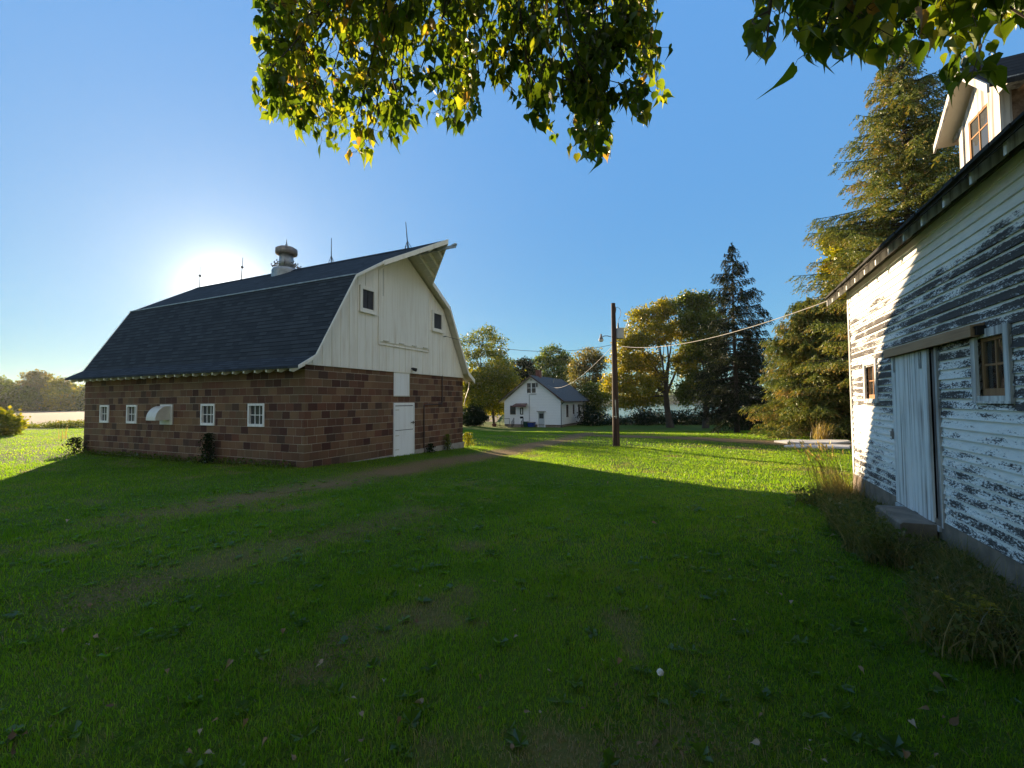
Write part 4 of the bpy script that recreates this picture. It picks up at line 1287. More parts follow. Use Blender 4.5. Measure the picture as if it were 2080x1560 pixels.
# roof
ov = 0.62; oz = WT - 0.02
slp = (PK - oz) / (HW / 2 + ov)
rf = MB(); Xa, Xb = -0.45, HL + 0.45
ln = math.hypot(HW / 2 + ov, PK - oz)
for sgn in (0, 1):
    e = -ov if sgn == 0 else HW + ov
    A, B, C, D = (Xa, e, oz), (Xb, e, oz), (Xb, HW / 2, PK), (Xa, HW / 2, PK)
    rf.poly([A, B, C, D] if sgn == 0 else [B, A, D, C], 0, [(Xa, 0), (Xb, 0), (Xb, ln), (Xa, ln)] if sgn == 0 else [(Xb, 0), (Xa, 0), (Xa, ln), (Xb, ln)])
    lo = lambda p: (p[0], p[1], p[2] - 0.14)
    rf.poly([lo(A), lo(D), lo(C), lo(B)] if sgn == 0 else [lo(B), lo(C), lo(D), lo(A)], 1)
    rf.poly([A, lo(A), lo(B), B], 2)
    for X0_, X1_ in ((A, D), (B, C)):
        rf.poly([X0_, lo(X0_), lo(X1_), X1_], 2)
hroof = rf.build('roof', [M['shingle_far'], M['trim'], M['fascia']], house)
rb = MB()
for e in (-ov, HW + ov):
    rb.extr([(Xa - 0.03, e, oz + 0.005), (Xa - 0.03, HW / 2, PK + 0.01), (Xa - 0.03, HW / 2, PK - 0.20), (Xa - 0.03, e, oz - 0.19)], (0.028, 0, 0))
rb.build('rake_board', M['fascia'], hroof)
cm = MB(); cm.box(2.2, 2.8, HW / 2 - 0.3, HW / 2 + 0.3, 4.3, 5.62).box(2.15, 2.85, HW / 2 - 0.35, HW / 2 + 0.35, 5.621, 5.72); cm.build('chimney', M['redbrick'], hroof)
vp_ = MB(); vp_.tube([(5.2, HW / 2 - 1.1, 3.9), (5.2, HW / 2 - 1.1, 4.55)], 0.07, 10); vp_.tube([(5.2, HW / 2 - 1.1, 4.551), (5.2, HW / 2 - 1.1, 4.6)], 0.1, 10); vp_.build('roof_vent', M['galv'], hroof)
vp_ = MB(); vp_.tube([(4.6, HW / 2 + 0.3, 4.6), (4.6, HW / 2 + 0.3, 5.7)], 0.04, 8); vp_.build('flue', M['galv'], hroof)


def win(axis, a, b, c, d, fm, pm, fw=0.09, rail=True):
    q = MB(); o, i = -0.04, 0.05
    def bx(u0, u1, z0, z1, p=o, r=i, B=q):
        B.box(p, r, u0, u1, z0, z1) if axis == 'x' else B.box(u0, u1, p, r, z0, z1)
    bx(a - fw, a, c - fw, d + fw); bx(b, b + fw, c - fw, d + fw); bx(a, b, d, d + fw, o + 0.002); bx(a, b, c - fw, c, o - 0.02)
    wn = q.build('window', fm, house)
    q2 = MB()
    bx(a + 0.001, b - 0.001, c + 0.001, d - 0.001, 0.045, 0.06, q2); q2.build('pane', pm, wn)
    if rail:
        q3 = MB(); bx(a + 0.001, b - 0.001, (c + d) / 2 - 0.025, (c + d) / 2 + 0.025, 0.02, 0.044, q3); q3.build('meeting_rail', fm, wn)
    return wn


for h in gh[3:]:
    win('x', *h, M['housewhite'], M['glass'], 0.07)
win('x', *gh[0], M['fascia'], M['glassgrey'], 0.05)
for h in sh_:
    win('y', *h, M['fascia'], M['glass'], 0.05)
# porch door, awning, steps and rails
d_ = MB(); a, b, c, d = gh[1]
d_.box(0.02, 0.06, a + 0.001, b - 0.001, c, d - 0.001); dr1 = d_.build('porch_door', M['housewhite'], house)
q = MB(); q.box(0.012, 0.019, a + 0.12, b - 0.10, -0.12, d - 0.14); q.build('door_glass', M['glassgrey'], dr1)
q = MB(); q.box(0.012, 0.019, a + 0.12, b - 0.10, -0.62, -0.36); q.build('door_glass', M['glass'], dr1)
q = MB(); q.box(0.008, 0.0115, a + 0.28, a + 0.42, 0.0, d - 0.3); q.build('curtain', M['housewhite'], dr1)
q = MB(); q.extr([(-0.02, 4.50, 1.28), (-0.02, 6.10, 1.28), (-0.85, 6.28, 0.98), (-0.85, 4.36, 0.98)], (0, 0, 0.05)); q.box(-0.88, -0.851, 4.34, 6.30, 0.87, 1.03); q.build('awning', M['awning'], house)
q = MB()
for i in range(3):
    q.box(-0.95 - 0.32 * i, -0.0 if i == 0 else -0.95 - 0.32 * (i - 1) - 0.001, 4.75, 6.75, -2.3, -1.40 - 0.2 * i)
q.build('porch_step', M['concretebrown'], house)
q = MB()
for yy in (4.68, 5.98):
    q.tube([(-0.9, yy, -1.4), (-0.9, yy, -0.5), (-1.6, yy, -0.95), (-1.6, yy, -1.9)], 0.035, 6)
    for t in (0.25, 0.5, 0.75):
        q.tube([(-0.9 - 0.7 * t, yy, -0.5 - 0.45 * t), (-0.9 - 0.7 * t, yy, -1.45 - 0.3 * t)], 0.02, 5)
q.tube([(-0.5, 6.80, -1.4), (-0.5, 6.80, -0.62), (-0.5, 8.2, -0.64), (-0.5, 8.2, -2.0)], 0.035, 6)
q.build('hand_rail', M['iron'], house)
# basement door with its hood
a, b, c, d = gh[2]
q = MB(); q.box(0.02, 0.06, a + 0.001, b - 0.001, c, d - 0.001); dr2 = q.build('back_door', M['doorgrey'], house)
q = MB(); q.box(0.01, 0.019, a + 0.14, b - 0.12, -0.60, 0.04); q.build('door_glass', M['glassgrey'], dr2)
q = MB(); q.box(-0.04, 0.01, a - 0.10, a, c, d + 0.08).box(-0.04, 0.01, b, b + 0.10, c, d + 0.08).box(-0.045, 0.01, a, b, d, d + 0.10); q.build('door_frame', M['housewhite'], dr2)
q = MB(); q.box(-0.30, 0.0, 2.0, 3.14, 0.27, 0.32); q.build('door_canopy', M['fascia'], house)
q = MB(); q.box(-0.30, 0.0, 1.9, 3.2, -2.3, -1.82); q.build('door_stoop', M['concrete'], house)
q = MB(); q.tube([(-0.05, 3.25, 2.56), (-0.05, 3.25, 2.50), (-0.05, 4.18, 2.48), (-0.05, 4.20, 2.4), (-0.05, 4.20, -1.3)], 0.025, 6); q.build('conduit', M['galv'], house)
q = MB(); q.box(-0.12, -0.01, 3.08, 3.22, 3.42, 3.92); q.build('meter_box', M['iron'], house)
q = MB(); q.box(-0.10, -0.01, 3.8, 4.02, 4.28, 4.36); q.build('gable_lamp', M['iron'], house)
q = MB(); q.tube([(-0.02, -0.55, 1.55), (-0.05, -0.30, 1.35), (-0.06, -0.06, 1.15), (-0.06, -0.06, -1.9), (-0.5, -0.1, -2.0)], 0.045, 8); q.build('downspout', M['iron'], house)


def house_pt(x, y, z):
    p = np.array([house.location[0], house.location[1], house.location[2]]) + (D1 * x + D2 * y) * HS
    return (p[0], p[1], p[2] + z * HS)


def wheelie(name, y, wd, zt, body, lid, label):
    p = house_pt(-0.75, y, 0)
    z = hz(p[0], p[1])
    h = (1.6 + (zt - 1.6) * HS) - z
    t = thing(name, label, 'waste bin', (p[0], p[1], z), TH, None)
    m_ = MB(); a = wd / 2
    b4 = [(-a * 0.8, -a * 0.8), (a * 0.8, -a * 0.8), (a * 0.8, a * 0.8), (-a * 0.8, a * 0.8)]
    t4 = [(-a, -a), (a, -a), (a, a), (-a, a)]
    for i in range(4):
        j = (i + 1) % 4
        m_.poly([(*b4[i], 0.06), (*b4[j], 0.06), (*t4[j], h * 0.9), (*t4[i], h * 0.9)])
    m_.poly([(*q_, 0.06) for q_ in b4[::-1]])
    m_.build('bin_body', body, t)
    l_ = MB(); l_.extr([(-a - 0.04, -a - 0.02, h * 0.9 + 0.002), (a + 0.03, -a - 0.02, h * 0.9 + 0.002), (a + 0.03, -a - 0.02, h * 0.96), (0, -a - 0.02, h), (-a - 0.04, -a - 0.02, h * 0.95)], (0, 2 * a + 0.04, 0)); l_.build('lid', lid, t)
    for s in (-1, 1):
        wl = MB(); wl.tube([(a * 0.7, s * a * 0.78, 0.10), (a * 0.7, s * (a * 0.78 + 0.06), 0.10)], 0.10, 12); wl.build('wheel', M['iron'], t)
    return t


wheelie('wheeled_bin', 4.40, 0.52, -0.95, M['bingreen'], M['bingreen'], 'dark green wheeled bin beside the farmhouse porch steps')
wheelie('wheeled_bin', 3.62, 0.80, -1.0, M['binblue'], M['binlid'], 'blue bin with tan lid beside the farmhouse back door')
p = house_pt(-1.2, 8.66, 0)
pt = thing('planter_tub', 'small dark planter tub on the grass left of the porch', 'planter', (p[0], p[1], hz(p[0], p[1])), TH)
q = MB(); q._lathe([(0.25, 0), (0.33, 0.34), (0.36, 0.36), (0.31, 0.36), (0.29, 0.30), (0.0, 0.30)], (0, 0, 0), 18, 0); q.build('tub', M['redbrick'], pt)

# =================================================================== UTILITY POLE AND WIRES
PB = gpt(1252, 906.5)
PY = PB[1]
PT = at(1245.5, 616, PY)
pole = thing('utility_pole', 'dark wooden utility pole standing on the sunlit lawn', 'utility pole', tuple(PB))
TOPV = Vector(PT - PB)
q = MB(); n = 8
q.tube([TOPV * (i / n) + (Vector((0, 0, -0.5)) if i == 0 else Vector((0, 0, 0))) for i in range(n + 1)], [0.15 - 0.062 * i / n for i in range(n + 1)], 18)
pp = q.build('shaft', M['pole'], pole, smooth=False)


def pl(px, py, dy=0.0):
    return Vector(at(px, py, PY + dy) - PB)


S_ = PY / F_PX
a = pl(1259, 667.5); b = pl(1259, 688)
q = MB(); r = 8.2 * S_
q.tube([b, b + (a - b) * 0.03, b + (a - b) * 0.97, a, a + Vector((0, 0, 0.03))], [r * 0.96, r, r, r * 1.03, r * 0.5], 20)
tr_ = q.build('transformer', M['transformer'], pole)
q = MB(); q.tube([pl(1255.2, 671), pl(1255.2, 665), pl(1255.2, 656)], [0.05, 0.045, 0.025], 10); q.build('bushing', M['porcelain'], tr_)
q = MB(); q.bar(pl(1248.5, 673), pl(1253, 673), 0.06, 0.06); q.bar(pl(1249, 685), pl(1253, 685), 0.06, 0.06); q.build('bracket', M['galv'], tr_)
q = MB(); q.tube([pl(1249.3, 635), pl(1249.6, 628), pl(1249.8, 622)], [0.035, 0.045, 0.012], 10); q.build('cutout_insulator', M['porcelain'], pole)
q = MB(); q.bar(pl(1245, 632.5), pl(1249.2, 633.5), 0.03, 0.04); q.build('insulator_arm', M['hood'], pole)
q = MB(); q.tube([pl(1249.5, 626), pl(1254, 624), pl(1259, 627), pl(1261, 633), pl(1259.5, 643), pl(1256, 650), pl(1255.2, 656)], 0.010, 6); q.build('jumper_wire', M['wiredark'], pole)
# yard lamp
c = pl(1221, 690); arm0 = pl(1241, 684)
q = MB(); q.tube([arm0, pl(1234, 682.2), pl(1227, 682.5), pl(1222, 685)], 0.018, 8)
yl = q.build('yard_lamp', M['galv'], pole)
q = MB(); zt = pl(1221, 678)[2]; zb = pl(1221, 690)[2]
q._lathe([(0.015, zt), (0.035, zt - 0.02), (0.045, zb + 0.12), (0.07, zb + 0.07), (0.10, zb + 0.01), (0.10, zb)], (c.x, c.y, 0), 16, 0); q.build('lamp_hood', M['rust'], yl, smooth=True)
q = MB(); q._lathe([(0.10, zb - 0.001), (0.10, zb - 0.04), (0.06, zb - 0.09), (0.0, zb - 0.10)], (c.x, c.y, 0), 16, 0); q.build('lamp_glass', M['lens'], yl, smooth=True)
q = MB(); q.tube([pl(1249.8, 812, -0.16), pl(1251.5, 850, -0.16)], 0.02, 6); q.build('ground_conduit', M['galv'], pole)
q = MB(); q.box(pl(1250.2, 845, -0.16)[0] - 0.06, pl(1250.2, 845, -0.16)[0] + 0.06, pl(1250, 845, -0.17)[1], pl(1250, 845, -0.17)[1] + 0.01, pl(1250, 846.5)[2], pl(1250, 845)[2]); q.build('tag', M['hood'], pole)


def wire(name, P, Q, sag, r, m, label, n=28):
    P = Vector(P); Q = Vector(Q); pts = []
    for i in range(n + 1):
        t = i / n
        pts.append(P.lerp(Q, t) + Vector((0, 0, -sag * 4 * t * (1 - t))))
    q = MB(); q.tube(pts, r, 6)
    return tag(q.build(name, m), label, 'wire')


def shed_pt(x, y, z):
    p = np.array([SHED0[0], SHED0[1], 0.32]) + (D1 * x + D2 * y) * 0.8
    return (p[0], p[1], p[2] + z * 0.8)


def barn_pt(x, y, z):
    p = np.array([BARN0[0], BARN0[1], 0.0]) + D1 * x + D2 * y
    return (p[0], p[1], p[2] + z)


wire('overhead_wire', at(1253, 702, PY), shed_pt(0.22, 0.2, 3.72), 0.36, 0.0075, M['wire'], 'twisted cable running from the pole to the shed eave')
wire('overhead_wire', at(1247, 700, PY), house_pt(-0.3, 1.55, 3.62), 0.95, 0.009, M['wire'], 'pale cable sagging from the pole to the farmhouse gable')
wire('overhead_wire', at(1244, 700, PY), barn_pt(6.19, -0.16, 4.08), 0.42, 0.009, M['wiredark'], 'thin dark cable running from the pole to the barn gable')

# =================================================================== TREES
def cards(c, ax, nrm, ln, wd, shape='leaf'):
    """diamond leaf faces: centres c, long axis ax, facing nrm"""
    ax = ax / np.maximum(np.linalg.norm(ax, axis=1, keepdims=True), 1e-6)
    s = np.cross(ax, nrm); s /= np.maximum(np.linalg.norm(s, axis=1, keepdims=True), 1e-6)
    n = len(c)
    ln = np.broadcast_to(ln, (n,))[:, None]; wd = np.broadcast_to(wd, (n,))[:, None]
    v = np.stack([c - ax * ln * 0.5, c + s * wd * 0.5 - ax * ln * 0.05, c + ax * ln * 0.5, c - s * wd * 0.5 - ax * ln * 0.05], 1)
    return v.reshape(-1, 3)


def quads(n):
    return np.arange(n * 4)


def rdir(g, n):
    d = g.normal(size=(n, 3)); return d / np.linalg.norm(d, axis=1, keepdims=True)


def branch_path(g, a, b, bend=0.15, n=5):
    a = np.array(a, float); b = np.array(b, float); L = np.linalg.norm(b - a)
    k = g.normal(size=3) * bend * L; k[2] = abs(k[2]) * 0.6
    return [tuple(a + (b - a) * t + k * math.sin(math.pi * t) * 0.5) for t in np.linspace(0, 1, n)]


def px_lobe(px, py, rx, ry, d, dj=0.0):
    c = at(px, py, d + dj); s = d / F_PX
    return (c, np.array([rx * s, 0.8 * (rx + ry) / 2 * s, ry * s]))


def deciduous(name, label, base, d, lobes, palette, n_leaf, leaf=0.24, trunk_r=0.22, seed=1, group=None, clump=0.45, airy=0.0, bark='bark', cat='tree', trunk_top=None, lean_px=None, alt=None):
    g = np.random.default_rng(seed)
    t = thing(name, label, cat, tuple(base), 0, group)
    B = np.array(base)
    L = [px_lobe(*l, d, g.uniform(-1, 1) * 0.02 * d) for l in lobes]
    zmax = max(c[2] for c, r in L); zmin = min(c[2] - r[2] for c, r in L)
    top = np.array(trunk_top) if trunk_top is not None else np.array([np.mean([c[0] for c, r in L]), np.mean([c[1] for c, r in L]), zmin + 0.55 * (zmax - zmin)])
    q = MB()
    tp = branch_path(g, B + np.array([0, 0, -0.4]), top, 0.05, 7)
    q.tube([np.array(p) - B for p in tp], [trunk_r * (1.25 if i == 0 else 1) * (1 - 0.10 * i) for i in range(7)], 9)
    subs = []
    for c, r in L:
        i = g.integers(3, 7); a = np.array(tp[i])
        p = branch_path(g, a, c, 0.18, 5)
        r0 = trunk_r * (0.5 - 0.04 * i)
        q.tube([np.array(x) - B for x in p], [r0 * (1 - 0.2 * j) for j in range(5)], 6)
        for k in range(6):
            e = c + rdir(g, 1)[0] * r * g.uniform(0.6, 1.0)
            p2 = branch_path(g, p[g.integers(2, 5)], e, 0.15, 4)
            q.tube([np.array(x) - B for x in p2], [r0 * 0.42 * (1 - 0.28 * j) for j in range(4)], 4)
            subs.append((p2, c, r))
    q.build('trunk', M[bark], t)
    vol = np.array([r[0] * r[2] for c, r in L]); w = vol / vol.sum()
    V = []; T = []
    for (c, r), ww in zip(L, w):
        n = int(n_leaf * 1.5 * ww); nc = max(6, int(n / 55))
        dirs = rdir(g, nc); rad_ = g.uniform(0.25, 1.0, nc) ** (1 / 2.2)
        cc = c + dirs * r * rad_[:, None]
        ct = g.normal(0, 0.16, nc)
        idx = g.integers(0, nc, n)
        # denser clumps and thin ones
        keep = g.random(nc) > airy; idx = idx[keep[idx] | (g.random(n) < 0.15)]
        n = len(idx)
        pos = cc[idx] + g.normal(0, 1, (n, 3)) * np.array([clump, clump, clump * 0.62])
        nrm = rdir(g, n) + np.array([0, 0, 0.5]); ax = rdir(g, n) + np.array([0, 0, -0.35])
        sz = leaf * 1.25 * g.uniform(0.6, 1.35, n)
        V.append(cards(pos - B, ax, nrm, sz, sz * 0.72))
        T.append(np.clip(0.42 + ct[idx] + g.normal(0, 0.17, n), 0, 1))
    V = np.concatenate(V); T = np.concatenate(T)
    mesh_np('crown', V, quads(len(T)), 4, M['leaf_' + palette], t, T)
    return t


def conifer(name, label, base, H, R, seed=1, palette='spruce', n_whorl=34, per=6, z0=0.06, droop=0.25, dens=1.0, power=0.85, card=0.22, group=None, gap=0.0, side=None, hang=0.5, trunk_r=None):
    g = np.random.default_rng(seed)
    t = thing(name, label, 'tree', tuple(base), 0, group)
    q = MB(); tr0 = trunk_r or H * 0.014
    q.tube([(0.02 * H * math.sin(i * 0.9) * 0.15, 0, -0.4 if i == 0 else H * i / 8 * 0.985) for i in range(9)], [tr0 * (1.2 if i == 0 else 1 - i / 8.4) for i in range(9)], 10)
    V = []; T = []
    up = np.array([0, 0, 1.0])
    for w in range(n_whorl):
        f = w / (n_whorl - 1); z = H * (z0 + (0.985 - z0) * f ** 0.95)
        for b in range(per if f < 0.85 else max(3, per - 2)):
            if g.random() < gap * (1.6 if f > 0.55 else 0.6):
                continue
            az = g.uniform(0, 2 * math.pi)
            Lb = R * ((1 - f) ** power) * g.uniform(0.55, 1.18) + 0.18
            if side is not None:
                Lb *= side(az, f)
            d = np.array([math.cos(az), math.sin(az), 0.0])
            dr = droop * (1 - 0.75 * f) * g.uniform(0.7, 1.3)
            rise = 0.25 * f + 0.05
            zz = z + g.uniform(-0.15, 0.15)
            npt = 6
            ts = np.linspace(0, 1, npt)
            P = np.stack([d[0] * Lb * ts, d[1] * Lb * ts, zz + Lb * (rise * ts - dr * 1.6 * ts ** 1.5 + dr * 0.75 * ts ** 3)], 1)
            q.tube([tuple(p) for p in P], [max(0.008, tr0 * 0.22 * (1 - 0.8 * x)) * (0.5 + 0.5 * (1 - f)) for x in ts], 4, cap=False)
            nt = max(5, int(Lb * 9 * dens))
            tt = np.sort(g.uniform(0.12, 1.0, nt))
            bp = np.stack([np.interp(tt, ts, P[:, i]) for i in range(3)], 1)
            sd = np.where(g.random(nt) < 0.5, 1, -1)
            perp = np.array([-d[1], d[0], 0])
            tl = (0.30 * Lb * (1 - tt) + 0.16 + 0.08 * Lb) * g.uniform(0.6, 1.2, nt)
            tl = np.minimum(tl, 0.9)
            tdir = d[None] * g.uniform(0.4, 0.9, nt)[:, None] + perp[None] * (sd * g.uniform(0.3, 1.0, nt))[:, None] - up[None] * (hang * g.uniform(0.2, 1.5, nt))[:, None]
            tdir /= np.linalg.norm(tdir, axis=1, keepdims=True)
            bt = g.normal(0, 0.12)
            m = 9
            for k in range(m):
                cpos = bp + tdir * (tl * (k + 0.5) / m)[:, None] - up[None] * (0.03 * k)
                ax = tdir * 0.7 + rdir(g, nt) * 0.75 - up[None] * (0.04 * k)
                V.append(cards(cpos, ax, rdir(g, nt), card * 0.72 * g.uniform(0.6, 1.5, nt), card * g.uniform(0.15, 0.28, nt)))
                T.append(np.clip(0.30 + bt + 0.06 * k + g.normal(0, 0.16, nt), 0, 1))
    # leader tip
    n = 40
    zt = g.uniform(0.93, 1.01, n) * H
    V.append(cards(np.stack([g.normal(0, 0.05, n), g.normal(0, 0.05, n), zt], 1), rdir(g, n) * 0.6 + up, rdir(g, n), card, card * 0.4)); T.append(np.full(n, 0.4))
    q.build('trunk', M['barkdark'], t)
    V = np.concatenate(V); T = np.concatenate(T)
    mesh_np('crown', V, quads(len(T)), 4, M['leaf_' + palette], t, T)
    return t


def on_ground(px, d):
    p = at(px, 800, d); return np.array([p[0], d, hz(p[0], d)])


# --- behind and beside the farmhouse
deciduous('deciduous_tree', 'tall thin grey-green tree between the barn and the farmhouse', on_ground(978, 64), 64,
          [(982, 690, 24, 30), (955, 705, 24, 24), (1010, 705, 22, 26), (950, 745, 26, 26), (985, 735, 28, 26), (1020, 740, 18, 24), (935, 770, 20, 24)],
          'olive', 8000, 0.20, 0.24, 3, clump=0.42, airy=0.35)
deciduous('deciduous_tree', 'bushy yellow-green tree just left of the farmhouse', on_ground(1004, 60), 60,
          [(1010, 755, 34, 28), (975, 775, 34, 28), (1020, 790, 28, 28), (985, 805, 36, 26), (955, 800, 24, 34), (1030, 770, 22, 22), (1000, 825, 30, 18)],
          'yellowgreen', 16000, 0.22, 0.2, 4, clump=0.5, airy=0.08)
deciduous('bush', 'round dark green bush beside the barn corner', gpt(965, 866), gpt(965, 866)[1],
          [(962, 838, 17, 15), (968, 848, 20, 16), (955, 852, 14, 12)], 'dark', 5000, 0.16, 0.06, 5, clump=0.25, cat='bush')
deciduous('dark_tree', 'dense dark tree rising behind the farmhouse gable', on_ground(1062, 76), 76,
          [(1062, 748, 22, 24), (1048, 768, 22, 22), (1078, 765, 18, 20), (1060, 790, 30, 22)], 'dark', 7000, 0.26, 0.2, 6, clump=0.45)
deciduous('deciduous_tree', 'green round-topped tree behind the farmhouse chimney', on_ground(1122, 82), 82,
          [(1124, 722, 26, 20), (1104, 740, 20, 18), (1148, 738, 18, 18), (1125, 755, 30, 20), (1100, 770, 18, 16), (1150, 765, 22, 20)],
          'green', 8000, 0.26, 0.22, 7, clump=0.5, airy=0.15)
deciduous('deciduous_tree', 'thin reddish tree behind the farmhouse roof end', on_ground(1192, 70), 70,
          [(1195, 722, 26, 16), (1175, 742, 22, 20), (1215, 735, 16, 22), (1190, 765, 32, 24), (1215, 785, 20, 28), (1180, 795, 26, 26)],
          'russet', 9500, 0.22, 0.28, 8, clump=0.45, airy=0.3)
deciduous('deciduous_tree', 'olive tree with a low skirt between farmhouse and pole', on_ground(1206, 64), 64,
          [(1205, 800, 24, 24), (1222, 815, 18, 24), (1195, 835, 22, 18), (1205, 850, 18, 12)], 'olive', 5500, 0.2, 0.14, 9, clump=0.4)

# --- lakeside row to the right
deciduous('maple_tree', 'large golden maple with a forked trunk right of the pole', gpt(1363, 868.5), gpt(1363, 868.5)[1],
          [(1312, 648, 34, 24), (1350, 628, 30, 20), (1285, 690, 32, 26), (1335, 680, 34, 24), (1268, 735, 30, 26), (1310, 735, 34, 22), (1255, 780, 26, 26), (1295, 785, 36, 24), (1335, 775, 26, 22),
           (1385, 668, 26, 22), (1390, 740, 26, 28), (1280, 815, 32, 14), (1325, 812, 24, 14)],
          'gold', 28000, 0.20, 0.42, 21, clump=0.40, airy=0.25, trunk_top=at(1358, 735, gpt(1363, 868.5)[1]))
deciduous('maple_tree', 'greener maple standing between golden maple and thin spruce', gpt(1433, 870), gpt(1433, 870)[1],
          [(1397, 612, 24, 18), (1428, 615, 24, 20), (1412, 650, 34, 26), (1445, 655, 22, 28), (1432, 700, 34, 28), (1405, 715, 26, 24), (1452, 735, 24, 30), (1420, 775, 34, 28), (1450, 795, 24, 26), (1395, 800, 20, 24)],
          'olive', 24000, 0.20, 0.36, 22, clump=0.40, airy=0.25, trunk_top=at(1438, 740, gpt(1433, 870)[1]))
b_ = gpt(1497, 879)
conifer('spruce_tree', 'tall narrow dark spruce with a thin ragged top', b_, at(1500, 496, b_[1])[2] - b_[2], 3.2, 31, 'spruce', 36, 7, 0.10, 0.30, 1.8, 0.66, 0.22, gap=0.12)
b_ = gpt(1524, 873.5)
conifer('spruce_tree', 'shorter dark spruce tucked behind the tall narrow spruce', b_, at(1530, 680, b_[1])[2] - b_[2], 3.2, 32, 'dark', 24, 8, 0.10, 0.25, 1.5, 0.6, 0.24, gap=0.05)
b_ = on_ground(1648, 24)
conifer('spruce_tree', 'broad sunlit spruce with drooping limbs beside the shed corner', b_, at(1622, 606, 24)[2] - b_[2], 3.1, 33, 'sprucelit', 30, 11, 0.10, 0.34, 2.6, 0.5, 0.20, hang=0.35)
b_ = on_ground(1722, 25)
conifer('spruce_tree', 'spruce half hidden behind the far corner of the shed', b_, at(1722, 570, 25)[2] - b_[2], 3.0, 35, 'sprucelit', 30, 10, 0.08, 0.32, 2.2, 0.6, 0.21, hang=0.35)
b_ = on_ground(1860, 20.5)
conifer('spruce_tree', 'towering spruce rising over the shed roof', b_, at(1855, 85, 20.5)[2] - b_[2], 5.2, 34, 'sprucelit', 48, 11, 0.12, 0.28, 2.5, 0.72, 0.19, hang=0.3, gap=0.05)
b_ = on_ground(2048, 27)
conifer('spruce_tree', 'spruce whose tip alone shows above the dormer roof', b_, at(2033, 108, 27)[2] - b_[2], 3.6, 36, 'spruce', 36, 6, 0.3, 0.30, 0.8, 0.8, 0.22)
deciduous('deciduous_tree', 'small yellowing tree showing between spruce and shed roof', on_ground(1705, 23), 23,
          [(1700, 492, 22, 26), (1690, 545, 18, 22), (1712, 520, 22, 24), (1705, 590, 24, 26), (1690, 480, 12, 14)], 'yellowgreen', 4200, 0.15, 0.12, 41, clump=0.22, airy=0.1)

# --- far hedgerow beyond the field, tree by tree
FARS = [(-48, 792, 30, 26, 'olive', 'dull green far tree at the very edge of the treeline'),
        (-8, 788, 22, 28, 'green', 'dense green far tree above the yellow field bush'),
        (22, 790, 20, 22, 'olive', 'narrow far tree with a pale pointed top'),
        (48, 800, 24, 22, 'green', 'low dark green tree in the far treeline'),
        (74, 770, 22, 20, 'russet', 'tallest far tree with a thin reddish top'),
        (98, 802, 22, 22, 'green', 'dark round tree right of the tallest far tree'),
        (124, 790, 22, 24, 'gold', 'orange tinted tree in the far treeline'),
        (150, 800, 22, 22, 'olive', 'leafy far tree under the barn eave tip'),
        (176, 798, 24, 24, 'yellowgreen', 'far tree half hidden by the barn corner'),
        (960, 815, 20, 20, 'green', 'far tree glimpsed between barn corner and bush')]
for i, (px, py, rx, ry, pal, lab) in enumerate(FARS):
    dd = 116 + (i % 3) * 4 if px < 900 else 118
    deciduous('hedgerow_tree', lab, on_ground(px, dd), dd,
              [(px, py, rx * 0.8, ry * 0.8), (px - rx * 0.5, py + 16, rx * 0.7, ry * 0.7), (px + rx * 0.5, py + 14, rx * 0.7, ry * 0.7), (px, py + 28, rx, ry * 0.6)],
              pal, 2600, 0.55, 0.22, 60 + i, 'far hedgerow trees', 0.9, 0.12)
# windbreak standing behind the barn (its shade bands the yard beyond the pole)
for i, (x, y, h) in enumerate(((-13.5, 60, 10.5), (-18.5, 63, 12.0), (-24.0, 62, 11.0), (-29.5, 65, 12.0))):
    b_ = (x, y, hz(x, y))
    c_ = [((x + dx) / y * F_PX + 1040, 822 - (zz + b_[2] - 1.6) / y * F_PX, 42, 34) for dx, zz in ((0, h - 2.2), (-1.8, h - 4.5), (1.8, h - 4.8), (0, h - 6.6), (-1.2, h - 8))]
    deciduous('windbreak_tree', ['tree hidden behind the barn right of the row', 'taller tree hidden behind the barn', 'broad tree hidden behind the barn', 'tree hidden behind the barn left of the row'][i], b_, y, c_, 'olive', 5200, 0.3, 0.22, 120 + i, 'windbreak trees behind the barn', 0.7, 0.1)
bp = gpt(4, 884)
deciduous('bush', 'sunlit yellow bush at the left end of the lawn', bp, bp[1], [(0, 852, 20, 15), (20, 862, 12, 12), (-24, 856, 22, 18), (8, 870, 18, 9)], 'yellowgreen', 4200, 0.14, 0.06, 81, None, 0.24, 0.05, cat='bush')


def scrub(name, n, fpos, hmin, hmax, palette, leaf, label, cat, seed, spread=0.6):
    """one mass of undergrowth: clumps of leaves and stems on the ground"""
    g = np.random.default_rng(seed); V = []; T = []
    for k in range(n):
        x, y = fpos(g)
        z = hz(x, y); h = g.uniform(hmin, hmax) * (0.35 + 1.3 * float(vnoise(x, y, 0.28, seed))); m = int(150 * (0.6 + h / hmax))
        w = spread * g.uniform(0.6, 1.3)
        p = np.stack([x + g.normal(0, w, m), y + g.normal(0, w, m), z + h * g.uniform(0, 1, m) ** 0.8], 1)
        sz = leaf * g.uniform(0.6, 1.4, m)
        V.append(cards(p, rdir(g, m) + np.array([0, 0, 0.4]), rdir(g, m), sz, sz * 0.6)); T.append(np.clip(g.normal(0.4, 0.2, m) + g.normal(0, 0.1), 0, 1))
    V = np.concatenate(V); T = np.concatenate(T)
    return tag(mesh_np(name, V, quads(len(T)), 4, M['leaf_' + palette], None, T), label, cat, kind='stuff')


